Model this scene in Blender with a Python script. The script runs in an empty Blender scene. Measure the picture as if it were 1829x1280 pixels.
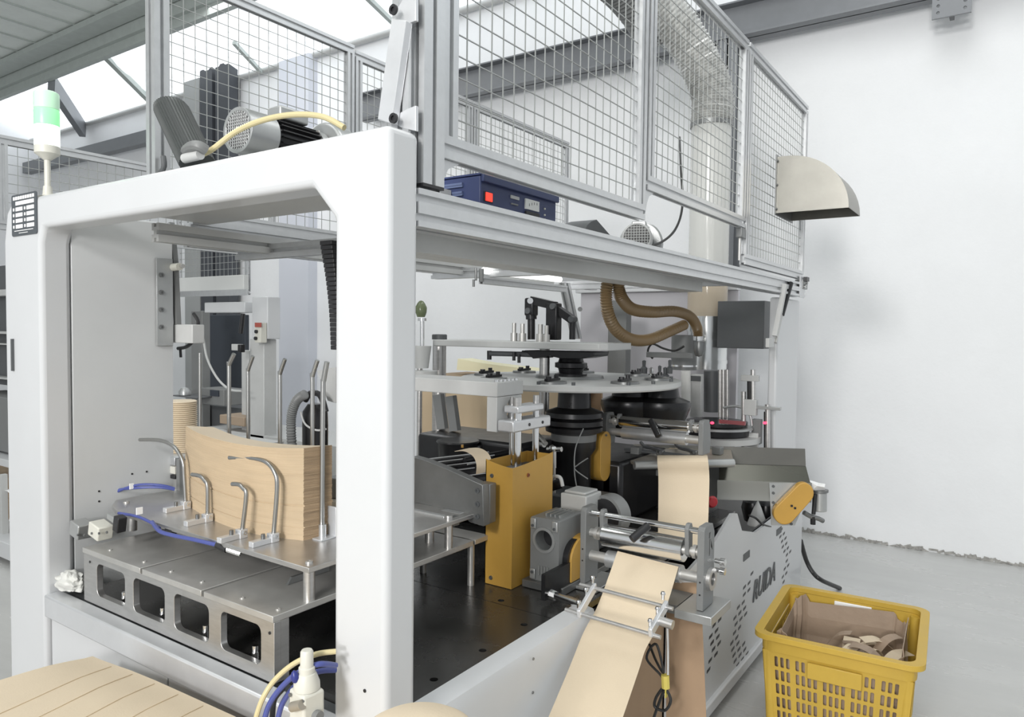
import bpy, bmesh, math, random
from mathutils import Vector, Matrix
from mathutils.geometry import tessellate_polygon
random.seed(7)
V = Vector
PI = math.pi
# ---------------------------------------------------------------- camera
F, YAW, PIT, ROL, CZ = 1303.3, 0.602078, 0.03985, 0.0120855, 1.72
_f = V((math.cos(YAW), math.sin(YAW), 0)); _r = V((math.sin(YAW), -math.cos(YAW), 0)); _u = V((0, 0, 1))
f2 = _f*math.cos(PIT) - _u*math.sin(PIT); u2 = _u*math.cos(PIT) + _f*math.sin(PIT)
RV = _r*math.cos(ROL) + u2*math.sin(ROL); UV = u2*math.cos(ROL) - _r*math.sin(ROL); FV = f2
CAM = V((0, 0, CZ))
SC = bpy.context.scene
cd = bpy.data.cameras.new('camera'); cd.lens = F/1829*36; cd.sensor_width = 36; cd.clip_end = 100; cd.clip_start = 0.02
co = bpy.data.objects.new('camera', cd); SC.collection.objects.link(co)
mm = Matrix((RV, UV, -FV)).transposed().to_4x4(); mm.translation = CAM
co.matrix_world = mm; SC.camera = co
# ---------------------------------------------------------------- world, light, exposure
SC.view_settings.view_transform = 'Standard'; SC.view_settings.look = 'None'
SC.view_settings.exposure = 0.2; SC.view_settings.gamma = 1; SC.view_settings.use_curve_mapping = False
w = bpy.data.worlds.new('world'); SC.world = w; w.use_nodes = True
w.node_tree.nodes['Background'].inputs[0].default_value = (0.93, 0.97, 1.0, 1)
w.node_tree.nodes['Background'].inputs[1].default_value = 0.56
def area(name, loc, target, sx, sy, power, col=(1, 1, 1)):
    l = bpy.data.lights.new(name, 'AREA'); l.shape = 'RECTANGLE'; l.size = sx; l.size_y = sy; l.energy = power; l.color = col
    o = bpy.data.objects.new(name, l); SC.collection.objects.link(o); o.location = loc
    o.rotation_euler = (V(target)-V(loc)).to_track_quat('-Z', 'Y').to_euler(); return o
area('window_low', (-5.0, -.9, 2.7), (6.6, 1.2, 2.3), 1.0, .9, 195, (1, .985, .96))
area('window_high', (-5.0, .25, 4.5), (6.6, .9, 1.5), 1.2, .9, 235, (1, .985, .96))
area('hall_lamp', (-0.5, 3.5, 5.6), (-0.5, 3.5, 0), 3.0, 1.0, 40)
area('hall_lamp_far', (3.2, 0.6, 5.6), (3.2, 0.6, 0), 4.0, 1.2, 50)
area('hall_lamp_back', (3.5, 7.5, 5.6), (3.5, 7.5, 0), 4.0, 1.5, 90)
# ---------------------------------------------------------------- helpers
def U(px, py, x=None, y=None, z=None):
    """point of the place seen at a pixel of the 1829x1280 frame, on the plane x=, y= or z="""
    d = RV*((px-914.5)/F) - UV*((py-640)/F) + FV
    i, v = (0, x) if x is not None else ((1, y) if y is not None else (2, z))
    return CAM + d*((v-CAM[i])/d[i])
MATS = {}
def mat(name, col, rough=0.5, metal=0.0, noise=0.0, nscale=8.0, bump=0.0, bscale=60.0, emit=0.0, alpha=1.0, trans=0.0, stretch=None, coat=0.0, col2=None):
    m = bpy.data.materials.new(name); m.use_nodes = True; nt = m.node_tree; b = nt.nodes['Principled BSDF']
    c = tuple(col)+(1,); b.inputs['Base Color'].default_value = c; b.inputs['Roughness'].default_value = rough; b.inputs['Metallic'].default_value = metal
    if coat: b.inputs['Coat Weight'].default_value = coat
    if emit:
        b.inputs['Emission Color'].default_value = c; b.inputs['Emission Strength'].default_value = emit
    b.inputs['Alpha'].default_value = alpha
    if trans: b.inputs['Transmission Weight'].default_value = trans
    if noise or bump:
        tc = nt.nodes.new('ShaderNodeTexCoord'); mp = nt.nodes.new('ShaderNodeMapping')
        nt.links.new(tc.outputs['Object'], mp.inputs[0])
        if stretch: mp.inputs['Scale'].default_value = stretch
    if noise:
        n = nt.nodes.new('ShaderNodeTexNoise'); n.inputs['Scale'].default_value = nscale; n.inputs['Detail'].default_value = 5; n.inputs['Roughness'].default_value = .65
        nt.links.new(mp.outputs[0], n.inputs[0])
        r = nt.nodes.new('ShaderNodeValToRGB'); r.color_ramp.elements[0].position = .3; r.color_ramp.elements[1].position = .7
        c2 = col2 or tuple(max(0, v*(1-noise)) for v in col)
        r.color_ramp.elements[0].color = tuple(c2)+(1,); r.color_ramp.elements[1].color = tuple(min(1, v*(1+noise*.4)) for v in col)+(1,)
        nt.links.new(n.outputs['Fac'], r.inputs[0]); nt.links.new(r.outputs[0], b.inputs['Base Color'])
        rr = nt.nodes.new('ShaderNodeMapRange'); rr.inputs[3].default_value = max(0, rough-.08); rr.inputs[4].default_value = min(1, rough+.1)
        nt.links.new(n.outputs['Fac'], rr.inputs[0]); nt.links.new(rr.outputs[0], b.inputs['Roughness'])
    if bump:
        n2 = nt.nodes.new('ShaderNodeTexNoise'); n2.inputs['Scale'].default_value = bscale; n2.inputs['Detail'].default_value = 4
        nt.links.new(mp.outputs[0], n2.inputs[0])
        bp = nt.nodes.new('ShaderNodeBump'); bp.inputs['Strength'].default_value = bump; bp.inputs['Distance'].default_value = .01
        nt.links.new(n2.outputs['Fac'], bp.inputs['Height']); nt.links.new(bp.outputs[0], b.inputs['Normal'])
    MATS[name] = m; return m
white = mat('white_paint', (.59, .60, .615), .32, noise=.03, nscale=2, coat=.2)
wallm = mat('wall_plaster', (.84, .85, .865), .75, noise=.04, nscale=1.2, bump=.15, bscale=25)
floorm = mat('polished_concrete', (.50, .50, .49), .25, noise=.10, nscale=1.3, stretch=(2.2, .6, 1))
crumb = mat('crumbling_plaster', (.40, .39, .37), .9, noise=.45, nscale=25, bump=.5)
beamm = mat('grey_steel_paint', (.20, .21, .225), .45, noise=.1, nscale=4)
ceilm = mat('ceiling_sheet', (.74, .78, .75), .5, noise=.08, nscale=3)
purm = mat('purlin_paint', (.46, .50, .48), .5, noise=.1)
sky_sheet = mat('translucent_sheet', (.93, .97, 1.0), .5, emit=1.15)
alu = mat('anodised_aluminium', (.62, .63, .64), .34, metal=.75, noise=.06, nscale=30, stretch=(1, 1, 1))
alud = mat('slot_shadow_aluminium', (.30, .31, .32), .5, metal=.6)
wire = mat('galvanised_wire', (.42, .43, .42), .35, metal=.7)
steel = mat('ground_steel', (.60, .59, .57), .40, metal=.72, noise=.14, nscale=7)
steel2 = mat('brushed_steel', (.60, .59, .58), .33, metal=.9, noise=.12, nscale=14, stretch=(1, 1, 6))
chrome = mat('polished_chrome', (.78, .78, .78), .14, metal=1.0)
rodm = mat('bent_rod_steel', (.42, .42, .41), .3, metal=.95)
castm = mat('machined_cast_steel', (.24, .245, .245), .38, metal=.75, noise=.15, nscale=6)
dplate = mat('dark_base_plate', (.15, .148, .145), .26, metal=.8, noise=.2, nscale=5)
blk = mat('black_plastic', (.018, .018, .02), .38)
blk2 = mat('black_metal', (.03, .03, .032), .3, metal=.5, noise=.2, nscale=12)
dgrey = mat('dark_grey_paint', (.09, .095, .10), .5, noise=.1)
mgrey = mat('mid_grey_paint', (.19, .195, .195), .45, noise=.08)
lgrey = mat('light_grey_paint', (.50, .505, .50), .4, noise=.06)
silver = mat('silver_motor_paint', (.45, .46, .46), .35, metal=.6, noise=.1)
ribm = mat('ribbed_rubber', (.055, .06, .06), .45)
yel = mat('yellow_paint', (.52, .30, .06), .42, noise=.08, nscale=6)
crate_y = mat('yellow_crate_plastic', (.56, .37, .055), .42, noise=.1, nscale=5)
kraft = mat('kraft_paper', (.665, .555, .41), .6, noise=.05, nscale=4, bump=.06, bscale=200)
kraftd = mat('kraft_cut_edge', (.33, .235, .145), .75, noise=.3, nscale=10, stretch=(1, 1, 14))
kraftf = mat('kraft_shaded_face', (.52, .40, .265), .7, noise=.10, nscale=5, stretch=(1, 1, 9))
kraftl = mat('kraft_score_line', (.60, .48, .33), .7)
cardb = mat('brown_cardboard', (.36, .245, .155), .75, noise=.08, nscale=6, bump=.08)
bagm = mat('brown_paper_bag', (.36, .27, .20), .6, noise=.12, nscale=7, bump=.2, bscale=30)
paperw = mat('white_paper', (.88, .88, .88), .7)
cloth = mat('white_rag', (.66, .66, .63), .85, noise=.15, nscale=10, bump=.5, bscale=25)
blue = mat('blue_steel_case', (.035, .05, .135), .45, noise=.1)
bluet = mat('blue_air_tube', (.07, .09, .30), .32)
redm = mat('red_plastic', (.45, .02, .03), .4)
redlit = mat('lit_red_switch', (.9, .05, .03), .4, emit=1.0)
laser = mat('red_sensor_light', (1.0, .05, .12), .4, emit=2.0)
greenlit = mat('lit_green_lens', (.28, .95, .36), .3, emit=.55)
whitelit = mat('lit_white_lens', (.86, 1.0, .88), .3, emit=.9)
greenpale = mat('pale_green_lens', (.52, .80, .58), .3, emit=.12)
cream = mat('cream_plastic', (.62, .61, .55), .4, noise=.06)
hosey = mat('yellowed_pvc_hose', (.60, .52, .30), .3)
hoseb = mat('brown_spiral_hose', (.24, .165, .085), .35)
cablem = mat('black_cable', (.02, .02, .02), .45)
tapey = mat('yellow_tape', (.66, .55, .12), .5)
hoodm = mat('stainless_hood', (.33, .32, .29), .36, metal=.8, noise=.12, nscale=5)
galv = mat('galvanised_duct', (.72, .73, .73), .2, metal=.95, noise=.08)
clearp = mat('clear_plastic_pipe', (.86, .86, .83), .12, alpha=.42)
clearb = mat('brownish_clear_pipe', (.66, .57, .45), .12, alpha=.62)
greeng = mat('green_glass', (.14, .17, .09), .25)
dial = mat('white_dial', (.75, .76, .74), .5)
nightm = mat('dark_doorway', (.035, .042, .055), .6)
tray_m = mat('brushed_tray_metal', (.70, .71, .73), .36, metal=.55, noise=.06, nscale=9, bump=.03)
troughm = mat('trough_steel', (.17, .165, .15), .32, metal=.8, noise=.1, nscale=4)
tantbl = mat('worn_table_steel', (.42, .38, .32), .4, metal=.5, noise=.15)

class G:
    def __init__(s): s.v = []; s.f = []
    def add(s, vs, fs):
        n = len(s.v); s.v += [V(p) for p in vs]; s.f += [tuple(i+n for i in q) for q in fs]; return s
    def box(s, x0, x1, y0, y1, z0, z1):
        return s.add([(x0,y0,z0),(x1,y0,z0),(x1,y1,z0),(x0,y1,z0),(x0,y0,z1),(x1,y0,z1),(x1,y1,z1),(x0,y1,z1)],
                     [(0,3,2,1),(4,5,6,7),(0,1,5,4),(1,2,6,5),(2,3,7,6),(3,0,4,7)])
    def obox(s, c, sz, rot=None, ax=None):
        m = rot if rot is not None else Matrix.Identity(3)
        if ax is not None: m = frame(ax)
        h = [q/2 for q in sz]; c = V(c)
        vs = [c + m @ V((sx*h[0], sy*h[1], sz_*h[2])) for sz_ in (-1, 1) for sx, sy in ((-1,-1),(1,-1),(1,1),(-1,1))]
        return s.add(vs, [(0,3,2,1),(4,5,6,7),(0,1,5,4),(1,2,6,5),(2,3,7,6),(3,0,4,7)])
    def cyl(s, p0, p1, r, r2=None, n=20, cap=True):
        p0 = V(p0); p1 = V(p1); r2 = r if r2 is None else r2; m = frame(p1-p0)
        vs = []
        for p, q in ((p0, r), (p1, r2)):
            for i in range(n):
                a = 2*PI*i/n; vs.append(p + m @ V((q*math.cos(a), q*math.sin(a), 0)))
        fs = [(i, (i+1) % n, n+(i+1) % n, n+i) for i in range(n)]
        if cap: fs += [tuple(range(n-1, -1, -1)), tuple(range(n, 2*n))]
        return s.add(vs, fs)
    def ring(s, p0, p1, ro, ri, n=28):
        p0 = V(p0); p1 = V(p1); m = frame(p1-p0); vs = []
        for p in (p0, p1):
            for q in (ro, ri):
                for i in range(n):
                    a = 2*PI*i/n; vs.append(p + m @ V((q*math.cos(a), q*math.sin(a), 0)))
        fs = []
        for i in range(n):
            j = (i+1) % n
            fs += [(i, j, 2*n+j, 2*n+i), (n+j, n+i, 3*n+i, 3*n+j), (j, i, n+i, n+j), (2*n+i, 2*n+j, 3*n+j, 3*n+i)]
        return s.add(vs, fs)
    def lathe(s, prof, o=(0, 0, 0), ax=(0, 0, 1), n=24):
        m = frame(V(ax)); o = V(o); vs = []; k = len(prof)
        for r, h in prof:
            for i in range(n):
                a = 2*PI*i/n; vs.append(o + m @ V((r*math.cos(a), r*math.sin(a), h)))
        fs = [(j*n+i, j*n+(i+1) % n, (j+1)*n+(i+1) % n, (j+1)*n+i) for j in range(k-1) for i in range(n)]
        if prof[0][0] > 1e-6: fs.append(tuple(range(n-1, -1, -1)))
        if prof[-1][0] > 1e-6: fs.append(tuple(range((k-1)*n, k*n)))
        return s.add(vs, fs)
    def tube(s, pts, r, n=10, sm=0, cap=True, wob=None):
        pts = [V(p) for p in pts]
        if sm: pts = spline(pts, sm)
        up = None; vs = []
        for i, p in enumerate(pts):
            t = (pts[min(i+1, len(pts)-1)] - pts[max(i-1, 0)]).normalized()
            if up is None: up = t.orthogonal().normalized()
            up = (up - t*up.dot(t)).normalized(); sd = t.cross(up)
            rr = wob(i) if wob else r
            for k in range(n):
                a = 2*PI*k/n; vs.append(p + up*(rr*math.cos(a)) + sd*(rr*math.sin(a)))
        L = len(pts); fs = [(j*n+k, j*n+(k+1) % n, (j+1)*n+(k+1) % n, (j+1)*n+k) for j in range(L-1) for k in range(n)]
        if cap: fs += [tuple(range(n-1, -1, -1)), tuple(range((L-1)*n, L*n))]
        return s.add(vs, fs)
    def prism(s, poly, a0, a1, ax='y', holes=()):
        """poly (and holes) in the plane across ax, pushed from a0 to a1"""
        def mk(p, a): return {'x': (a, p[0], p[1]), 'y': (p[0], a, p[1]), 'z': (p[0], p[1], a)}[ax]
        loops = [list(poly)] + [list(h) for h in holes]
        flat = [p for l in loops for p in l]; n = len(flat)
        tri = tessellate_polygon([[V((p[0], p[1], 0)) for p in l] for l in loops])
        vs = [mk(p, a0) for p in flat] + [mk(p, a1) for p in flat]
        fs = [tuple(t) for t in tri] + [tuple(i+n for i in reversed(t)) for t in tri]
        b = 0
        for l in loops:
            k = len(l)
            for i in range(k): fs.append((b+i, b+(i+1) % k, n+b+(i+1) % k, n+b+i))
            b += k
        return s.add(vs, fs)
    def strip(s, pts, wdir, t=0.0006):
        """thin band through pts, wide along wdir (a vector, or one per point); has thickness t"""
        pts = [V(p) for p in pts]; n = len(pts); vs = []
        for i, p in enumerate(pts):
            d = V(wdir[i]) if isinstance(wdir, list) else V(wdir)
            tg = (pts[min(i+1, n-1)] - pts[max(i-1, 0)]).normalized(); nn = tg.cross(d).normalized()*t
            vs += [p, p+d, p+d+nn, p+nn]
        fs = []
        for i in range(n-1):
            a = 4*i; b = a+4
            for k in range(4): fs.append((a+k, a+(k+1) % 4, b+(k+1) % 4, b+k))
        fs += [(3, 2, 1, 0), (4*n-4, 4*n-3, 4*n-2, 4*n-1)]
        return s.add(vs, fs)
def frame(d):
    d = V(d).normalized(); z = V((0, 0, 1))
    x = V((1, 0, 0)) if abs(d.dot(z)) > .999 else z.cross(d).normalized()
    y = d.cross(x); return Matrix((x, y, d)).transposed()
def spline(p, k):
    out = []; n = len(p)
    for i in range(n-1):
        a = p[max(i-1, 0)]; b = p[i]; c = p[i+1]; d = p[min(i+2, n-1)]
        for j in range(k):
            t = j/k; out.append(.5*((2*b)+(c-a)*t+(2*a-5*b+4*c-d)*t*t+(3*b-a-3*c+d)*t**3))
    out.append(p[-1]); return out
def rrect(x0, x1, z0, z1, r, n=4):
    o = []
    for cx, cz, a0 in ((x1-r, z1-r, 0), (x0+r, z1-r, 90), (x0+r, z0+r, 180), (x1-r, z0+r, 270)):
        for i in range(n+1):
            a = math.radians(a0+90*i/n); o.append((cx+r*math.cos(a), cz+r*math.sin(a)))
    return o
def circ(cx, cz, r, n=20): return [(cx+r*math.cos(2*PI*i/n), cz+r*math.sin(2*PI*i/n)) for i in range(n)]
def tag(o, label=None, cat=None, group=None, kind=None):
    if label: o['label'] = label
    if cat: o['category'] = cat
    if group: o['group'] = group
    if kind: o['kind'] = kind
    return o
ORG = {}
def T(name, label, cat, loc, group=None):
    o = bpy.data.objects.new(name, None); SC.collection.objects.link(o); o.location = loc; o.empty_display_size = .05
    ORG[o.name] = V(loc); return tag(o, label, cat, group)
def O(name, g, m, parent=None, bev=0.0, smooth=True, label=None, cat=None, group=None, kind=None, seg=2):
    """link g as one mesh object; parts share their thing's origin, top-level meshes sit on their base"""
    if parent is not None: o0 = ORG[parent.name]
    else:
        xs = [p.x for p in g.v]; ys = [p.y for p in g.v]; zs = [p.z for p in g.v]
        o0 = V(((min(xs)+max(xs))/2, (min(ys)+max(ys))/2, min(zs)))
    me = bpy.data.meshes.new(name); me.from_pydata([p-o0 for p in g.v], [], g.f)
    bm = bmesh.new(); bm.from_mesh(me); bmesh.ops.recalc_face_normals(bm, faces=bm.faces); bm.to_mesh(me); bm.free()
    me.materials.append(m)
    if smooth:
        me.polygons.foreach_set('use_smooth', [True]*len(me.polygons)); me.set_sharp_from_angle(angle=math.radians(35))
    o = bpy.data.objects.new(name, me); SC.collection.objects.link(o)
    if parent is not None: o.parent = parent; ORG[o.name] = o0
    else: o.location = o0; ORG[o.name] = o0
    if bev:
        b = o.modifiers.new('bevel', 'BEVEL'); b.width = bev; b.segments = seg; b.limit_method = 'ANGLE'; b.angle_limit = math.radians(40)
    return tag(o, label, cat, group, kind)
def copytree(o, dloc, label=None, parent=None, rotz=0.0):
    c = o.copy(); SC.collection.objects.link(c); ORG[c.name] = ORG[o.name]
    if parent is None:
        c.location = o.location + V(dloc); c.rotation_euler.z += rotz
        if label: c['label'] = label
    else: c.parent = parent
    for ch in list(o.children): copytree(ch, None, None, c)
    return c
def slotpoly(w, h, nw, nh, sw=.009, sd=.012):
    """outline of a T-slot extrusion w by h with nw slots on the w sides and nh on the h sides"""
    def side(L, n):
        pts = [(0, 0)]
        for i in range(n):
            c = L*(2*i+1)/(2*n); pts += [(c-sw/2, 0), (c-sw/2, sd), (c+sw/2, sd), (c+sw/2, 0)]
        return pts
    o = []
    for x, y in side(w, nw): o.append((-w/2+x, -h/2+y))
    for x, y in side(h, nh): o.append((w/2-y, -h/2+x))
    for x, y in side(w, nw): o.append((w/2-x, h/2-y))
    for x, y in side(h, nh): o.append((-w/2+y, h/2-x))
    return o
def extr(g, p0, p1, w, h, nw=1, nh=1, wd=None, sw=.014):
    """T-slot bar from p0 to p1; wd = direction of the w side"""
    p0 = V(p0); p1 = V(p1); d = (p1-p0).normalized(); wd = V(wd).normalized(); hd = d.cross(wd)
    poly = slotpoly(w, h, nw, nh, sw, min(.013, min(w, h)*.3)); n = len(poly)
    tri = tessellate_polygon([[V((a, b, 0)) for a, b in poly]])
    vs = [p + wd*a + hd*b for p in (p0, p1) for a, b in poly]
    fs = [(i, (i+1) % n, n+(i+1) % n, n+i) for i in range(n)] + [tuple(t) for t in tri] + [tuple(i+n for i in t) for t in tri]
    return g.add(vs, fs)
def hexbolt(g, c, ax, r=.006, h=.006):
    c = V(c); ax = V(ax).normalized(); g.cyl(c, c+ax*h, r, n=6); g.cyl(c+ax*h, c+ax*(h+.002), r*.55, n=8); return g
def sockbolt(g, c, ax, r=.006, h=.006):
    c = V(c); ax = V(ax).normalized(); g.ring(c, c+ax*h, r, r*.5, n=14); g.cyl(c, c+ax*h*.4, r*.5, n=8); return g
def wiremesh(x0, x1, z0, z1, mk, step=.05, r=.0016):
    g = G(); n = max(1, round((x1-x0)/step)); m = max(1, round((z1-z0)/step))
    for i in range(1, n): a = x0+(x1-x0)*i/n; g.cyl(mk(a, z0), mk(a, z1), r, n=5, cap=False)
    for j in range(1, m): b = z0+(z1-z0)*j/m; q = V(mk(x0, b)); e = V(mk(x1, b)); g.cyl(q, e, r, n=5, cap=False)
    return g

def many(name, proto, pts, m, parent, rot=None, bev=0.0, label=None):
    """one small part per point, all sharing the mesh of proto (built about the origin)"""
    me = bpy.data.meshes.new(name); me.from_pydata(proto.v, [], proto.f)
    bm = bmesh.new(); bm.from_mesh(me); bmesh.ops.recalc_face_normals(bm, faces=bm.faces); bm.to_mesh(me); bm.free()
    me.materials.append(m); me.polygons.foreach_set('use_smooth', [True]*len(me.polygons)); me.set_sharp_from_angle(angle=math.radians(35))
    for p in pts:
        o = bpy.data.objects.new(name, me); SC.collection.objects.link(o); o.parent = parent; o.location = V(p)-ORG[parent.name]; ORG[o.name] = ORG[parent.name]
        if rot: o.rotation_euler = rot
        if label: o['label'] = label

# ribbing of the translucent roof sheet
_nt = sky_sheet.node_tree; _b = _nt.nodes['Principled BSDF']; _tc = _nt.nodes.new('ShaderNodeTexCoord'); _wv = _nt.nodes.new('ShaderNodeTexWave')
_wv.bands_direction = 'Y'; _wv.inputs['Scale'].default_value = 1.1; _rp = _nt.nodes.new('ShaderNodeValToRGB')
_rp.color_ramp.elements[0].position = .0; _rp.color_ramp.elements[0].color = (.55, .60, .62, 1); _rp.color_ramp.elements[1].position = .12; _rp.color_ramp.elements[1].color = (.93, .97, 1, 1)
_nt.links.new(_tc.outputs['Object'], _wv.inputs[0]); _nt.links.new(_wv.outputs['Fac'], _rp.inputs[0]); _nt.links.new(_rp.outputs[0], _b.inputs['Emission Color'])
# ================================================================ setting
O('floor', G().box(-6, 6.6, -5, 16, -.1, 0), floorm, kind='structure')
WX = 6.6
O('wall_right', G().box(WX, WX+.2, -5, 16, 0, 5.3), wallm, kind='structure')
O('wall_far', G().box(-6, WX+.2, 16, 16.2, 0, 6.2), wallm, kind='structure')
g = G(); y = -3.0
while y < 9:                                   # ragged crumbled plaster along the wall's foot
    L = random.uniform(.015, .07); g.obox((WX-random.uniform(.0, .006), y+L/2, random.uniform(.0, .022)), (random.uniform(.01, .025), L, random.uniform(.008, .035)), Matrix.Rotation(random.uniform(-.5, .5), 3, 'X'))
    y += L*random.uniform(.5, 1.0)
O('baseboard_right', g, crumb, kind='structure', smooth=False)
# wall girder of grey steel and its columns
def ibeam(p0, p1, h, fl, t=.014):
    d = (V(p1)-V(p0)); g = G(); c = (V(p0)+V(p1))/2; L = d.length
    g.obox(c+V((0, 0, h/2)), (fl, t, L), ax=d) if 0 else None
    x, z = c.x, c.z
    g.box(x-fl/2, x+fl/2, p0[1], p1[1], z-h/2, z-h/2+t); g.box(x-fl/2, x+fl/2, p0[1], p1[1], z+h/2-t, z+h/2); g.box(x-t/2, x+t/2, p0[1], p1[1], z-h/2, z+h/2)
    return g
O('trim_1', ibeam((6.40, -3.2, 4.40), (6.40, 6.7, 4.40), .30, .20), beamm, kind='structure')
def column(y, x=6.5, w=.2, d=.2, z1=5.3):
    g = G(); g.box(x-d/2, x-d/2+.014, y-w/2, y+w/2, 0, z1); g.box(x+d/2-.014, x+d/2, y-w/2, y+w/2, 0, z1); g.box(x-d/2, x+d/2, y-.007, y+.007, 0, z1); return g
O('trim_2', column(2.12, 6.42, .17, .2, 4.25), beamm, kind='structure')
g = G(); g.box(6.35, 6.5, 9.3, 9.62, 0, 5.6); g.box(6.35, 6.5, 9.70, 10.0, 0, 5.6)
O('trim_3', g, mat('column_dark', (.055, .06, .07), .5), kind='structure')
g = G(); g.box(6.45, 6.6, 7.72, 8.32, 0, 5.3)
O('trim_4', g, mat('pilaster', (.62, .64, .70), .7), kind='structure')
g = G(); g.box(6.4, 6.6, 10.1, 10.5, 0, 5.4)
O('trim_5', g, mat('column_paler', (.35, .36, .36), .6), kind='structure')
t = T('wall_bracket', 'dark slotted steel bracket hanging from the grey girder at the top right', 'bracket', (6.36, .45, 4.05))
g = G(); g.prism([(.33, 4.05), (.58, 4.05), (.58, 4.32), (.33, 4.32)], 6.28, 6.30, 'x', [circ(.37, 4.09+.05*i, .012, 8) for i in range(4)]+[circ(.54, 4.09+.05*i, .012, 8) for i in range(4)])
O('bracket_plate', g, beamm, t); O('bracket_web', G().box(6.30, 6.38, .44, .47, 4.05, 4.25), dgrey, t)
# eaves: ceiling, purlins, translucent roof sheets
O('ceiling', G().box(-6, 5.5, -5, 16, 5.89, 5.95), ceilm, kind='structure')
g = G()
for i in range(34): g.box(-6, 5.45, -4.7+i*.6, -4.7+i*.6+.02, 5.87, 5.89)
O('trim_11', g, purm, kind='structure')
g = G(); g.box(5.30, 5.5, -5, 16, 5.64, 5.89); O('trim_6', g, purm, kind='structure')
g = G(); g.box(5.02, 5.28, -5, 16, 5.79, 5.87); g.box(5.36, 5.44, -5, 16, 5.52, 5.64); O('trim_7', g, purm, kind='structure')
# corrugated translucent sheet sloping from the ceiling edge to the wall top
vs = []; fs = []; N = 520
for i in range(N+1):
    yy = -5+21*i/N; dz = .016*math.cos(i*PI/2*1.0) if 0 else .014*(1 if (i//3) % 2 else -1)
    vs += [(5.40, yy, 5.74+dz), (6.75, yy, 5.33+dz)]
for i in range(N): fs.append((2*i, 2*i+1, 2*i+3, 2*i+2))
g = G().add(vs, fs); so = O('window_1', g, sky_sheet, kind='structure', smooth=False)
def brace(g, a, b, w_, h_):
    a, b = V(a), V(b); g.obox((a+b)/2, (w_, h_, (b-a).length), ax=b-a)
g = G(); brace(g, U(172, 84, x=5.42), U(268, 180, x=6.5), .08, .08); brace(g, U(418, 76, x=5.9), U(466, 128, x=6.5), .05, .05); brace(g, U(640, -20, x=5.6), U(710, 48, x=6.5), .05, .05); brace(g, (5.42, 2.0, 5.6), (6.5, 2.6, 5.3), .06, .06)
O('trim_10', g, purm, kind='structure')
g = G().cyl((6.55, -5, 5.30), (6.55, 16, 5.30), .04, n=12); O('trim_8', g, lgrey, kind='structure')
g = G(); brace(g, U(92, 148, x=5.45), U(148, 232, x=6.5), .10, .26); g.box(6.35, 6.5, 11.0, 15.9, 4.62, 4.82); O('trim_9', g, beamm, kind='structure')

# ================================================================ front portal of the machine
XF, YR = 1.09, 1.06
t = T('portal_frame', 'big white painted steel portal frame at the front of the paper cup machine', 'machine frame', (1.3, 1.9, 0))
outer = [(1.06, 0.25), (1.06, 2.135), (2.815, 2.135), (2.86, 2.10), (2.885, 2.0), (2.885, 0.25), (2.61, .25), (2.61, .74), (2.612, 1.985), (2.59, 2.03), (1.295, 2.03), (1.222, 1.955), (1.222, .25)]
g = G(); g.prism(outer, XF, XF+.095, 'x')
O('gantry', g, white, t, bev=.016, seg=4)
g = G(); g.prism([(XF+.097, .25), (1.545, .25), (1.545, 2.10), (XF+.097, 2.10)], 2.615, 2.66, 'y'); g.box(XF+.097, 1.54, 2.66, 2.88, .25, 2.10)
O('side_box', g, mat('portal_shaded_paint', (.56, .57, .575), .4, noise=.02), t, bev=.006)  # white paint darkened: shade on the inner side put into its colour
g = G(); a = U(22, 605, x=XF-.004); b = U(22, 662, x=XF-.004); g.box(XF-.008, XF+.001, a.y-.004, a.y+.005, b.z, a.z)
O('edge_strip', g, dgrey, t)
many('screw_hole', G().cyl((0, -.001, 0), (0, .001, 0), .0035, n=8), [U(px, py, y=2.614) for px, py in ((236, 846), (262, 842), (177, 877), (177, 895), (345, 590))], blk, t)
many('screw_hole', G().cyl((-.002, 0, 0), (0, 0, 0), .004, n=8), [U(652, 1233, x=XF)], blk, t)
# nameplate with rows
a = U(22, 350, x=XF); b = U(68, 420, x=XF)
np_ = T('nameplate', 'dark rating plate with rows of white fields at the left corner of the portal', 'nameplate', (XF-.003, (a.y+b.y)/2, b.z))
y0, y1, z0, z1 = b.y, a.y, b.z+.006, a.z
O('plate', G().prism(rrect(y0, y1, z0, z1, .008), XF-.003, XF-.0005, 'x'), mat('plate_grey', (.07, .08, .09), .4), np_)
W = y1-y0; H = z1-z0; g = G()
def fld(u0, u1, v0, v1): g.box(XF-.0042, XF-.003, y1-u1*W, y1-u0*W, z1-v1*H, z1-v0*H)
for i in range(9): fld(.08+i*.095, .15+i*.095, .05, .13)
fld(.18, .9, .17, .26)
for r in range(4):
    fld(.18, .45, .31+r*.14, .40+r*.14); fld(.62, .9, .31+r*.14+ (0 if r else 0), .40+r*.14)
    fld(.07, .12, .32+r*.14, .39+r*.14); fld(.52, .57, .32+r*.14, .39+r*.14)
fld(.12, .86, .87, .885); fld(.3, .65, .93, .942)
O('white_fields', g, paperw, np_)

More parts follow.
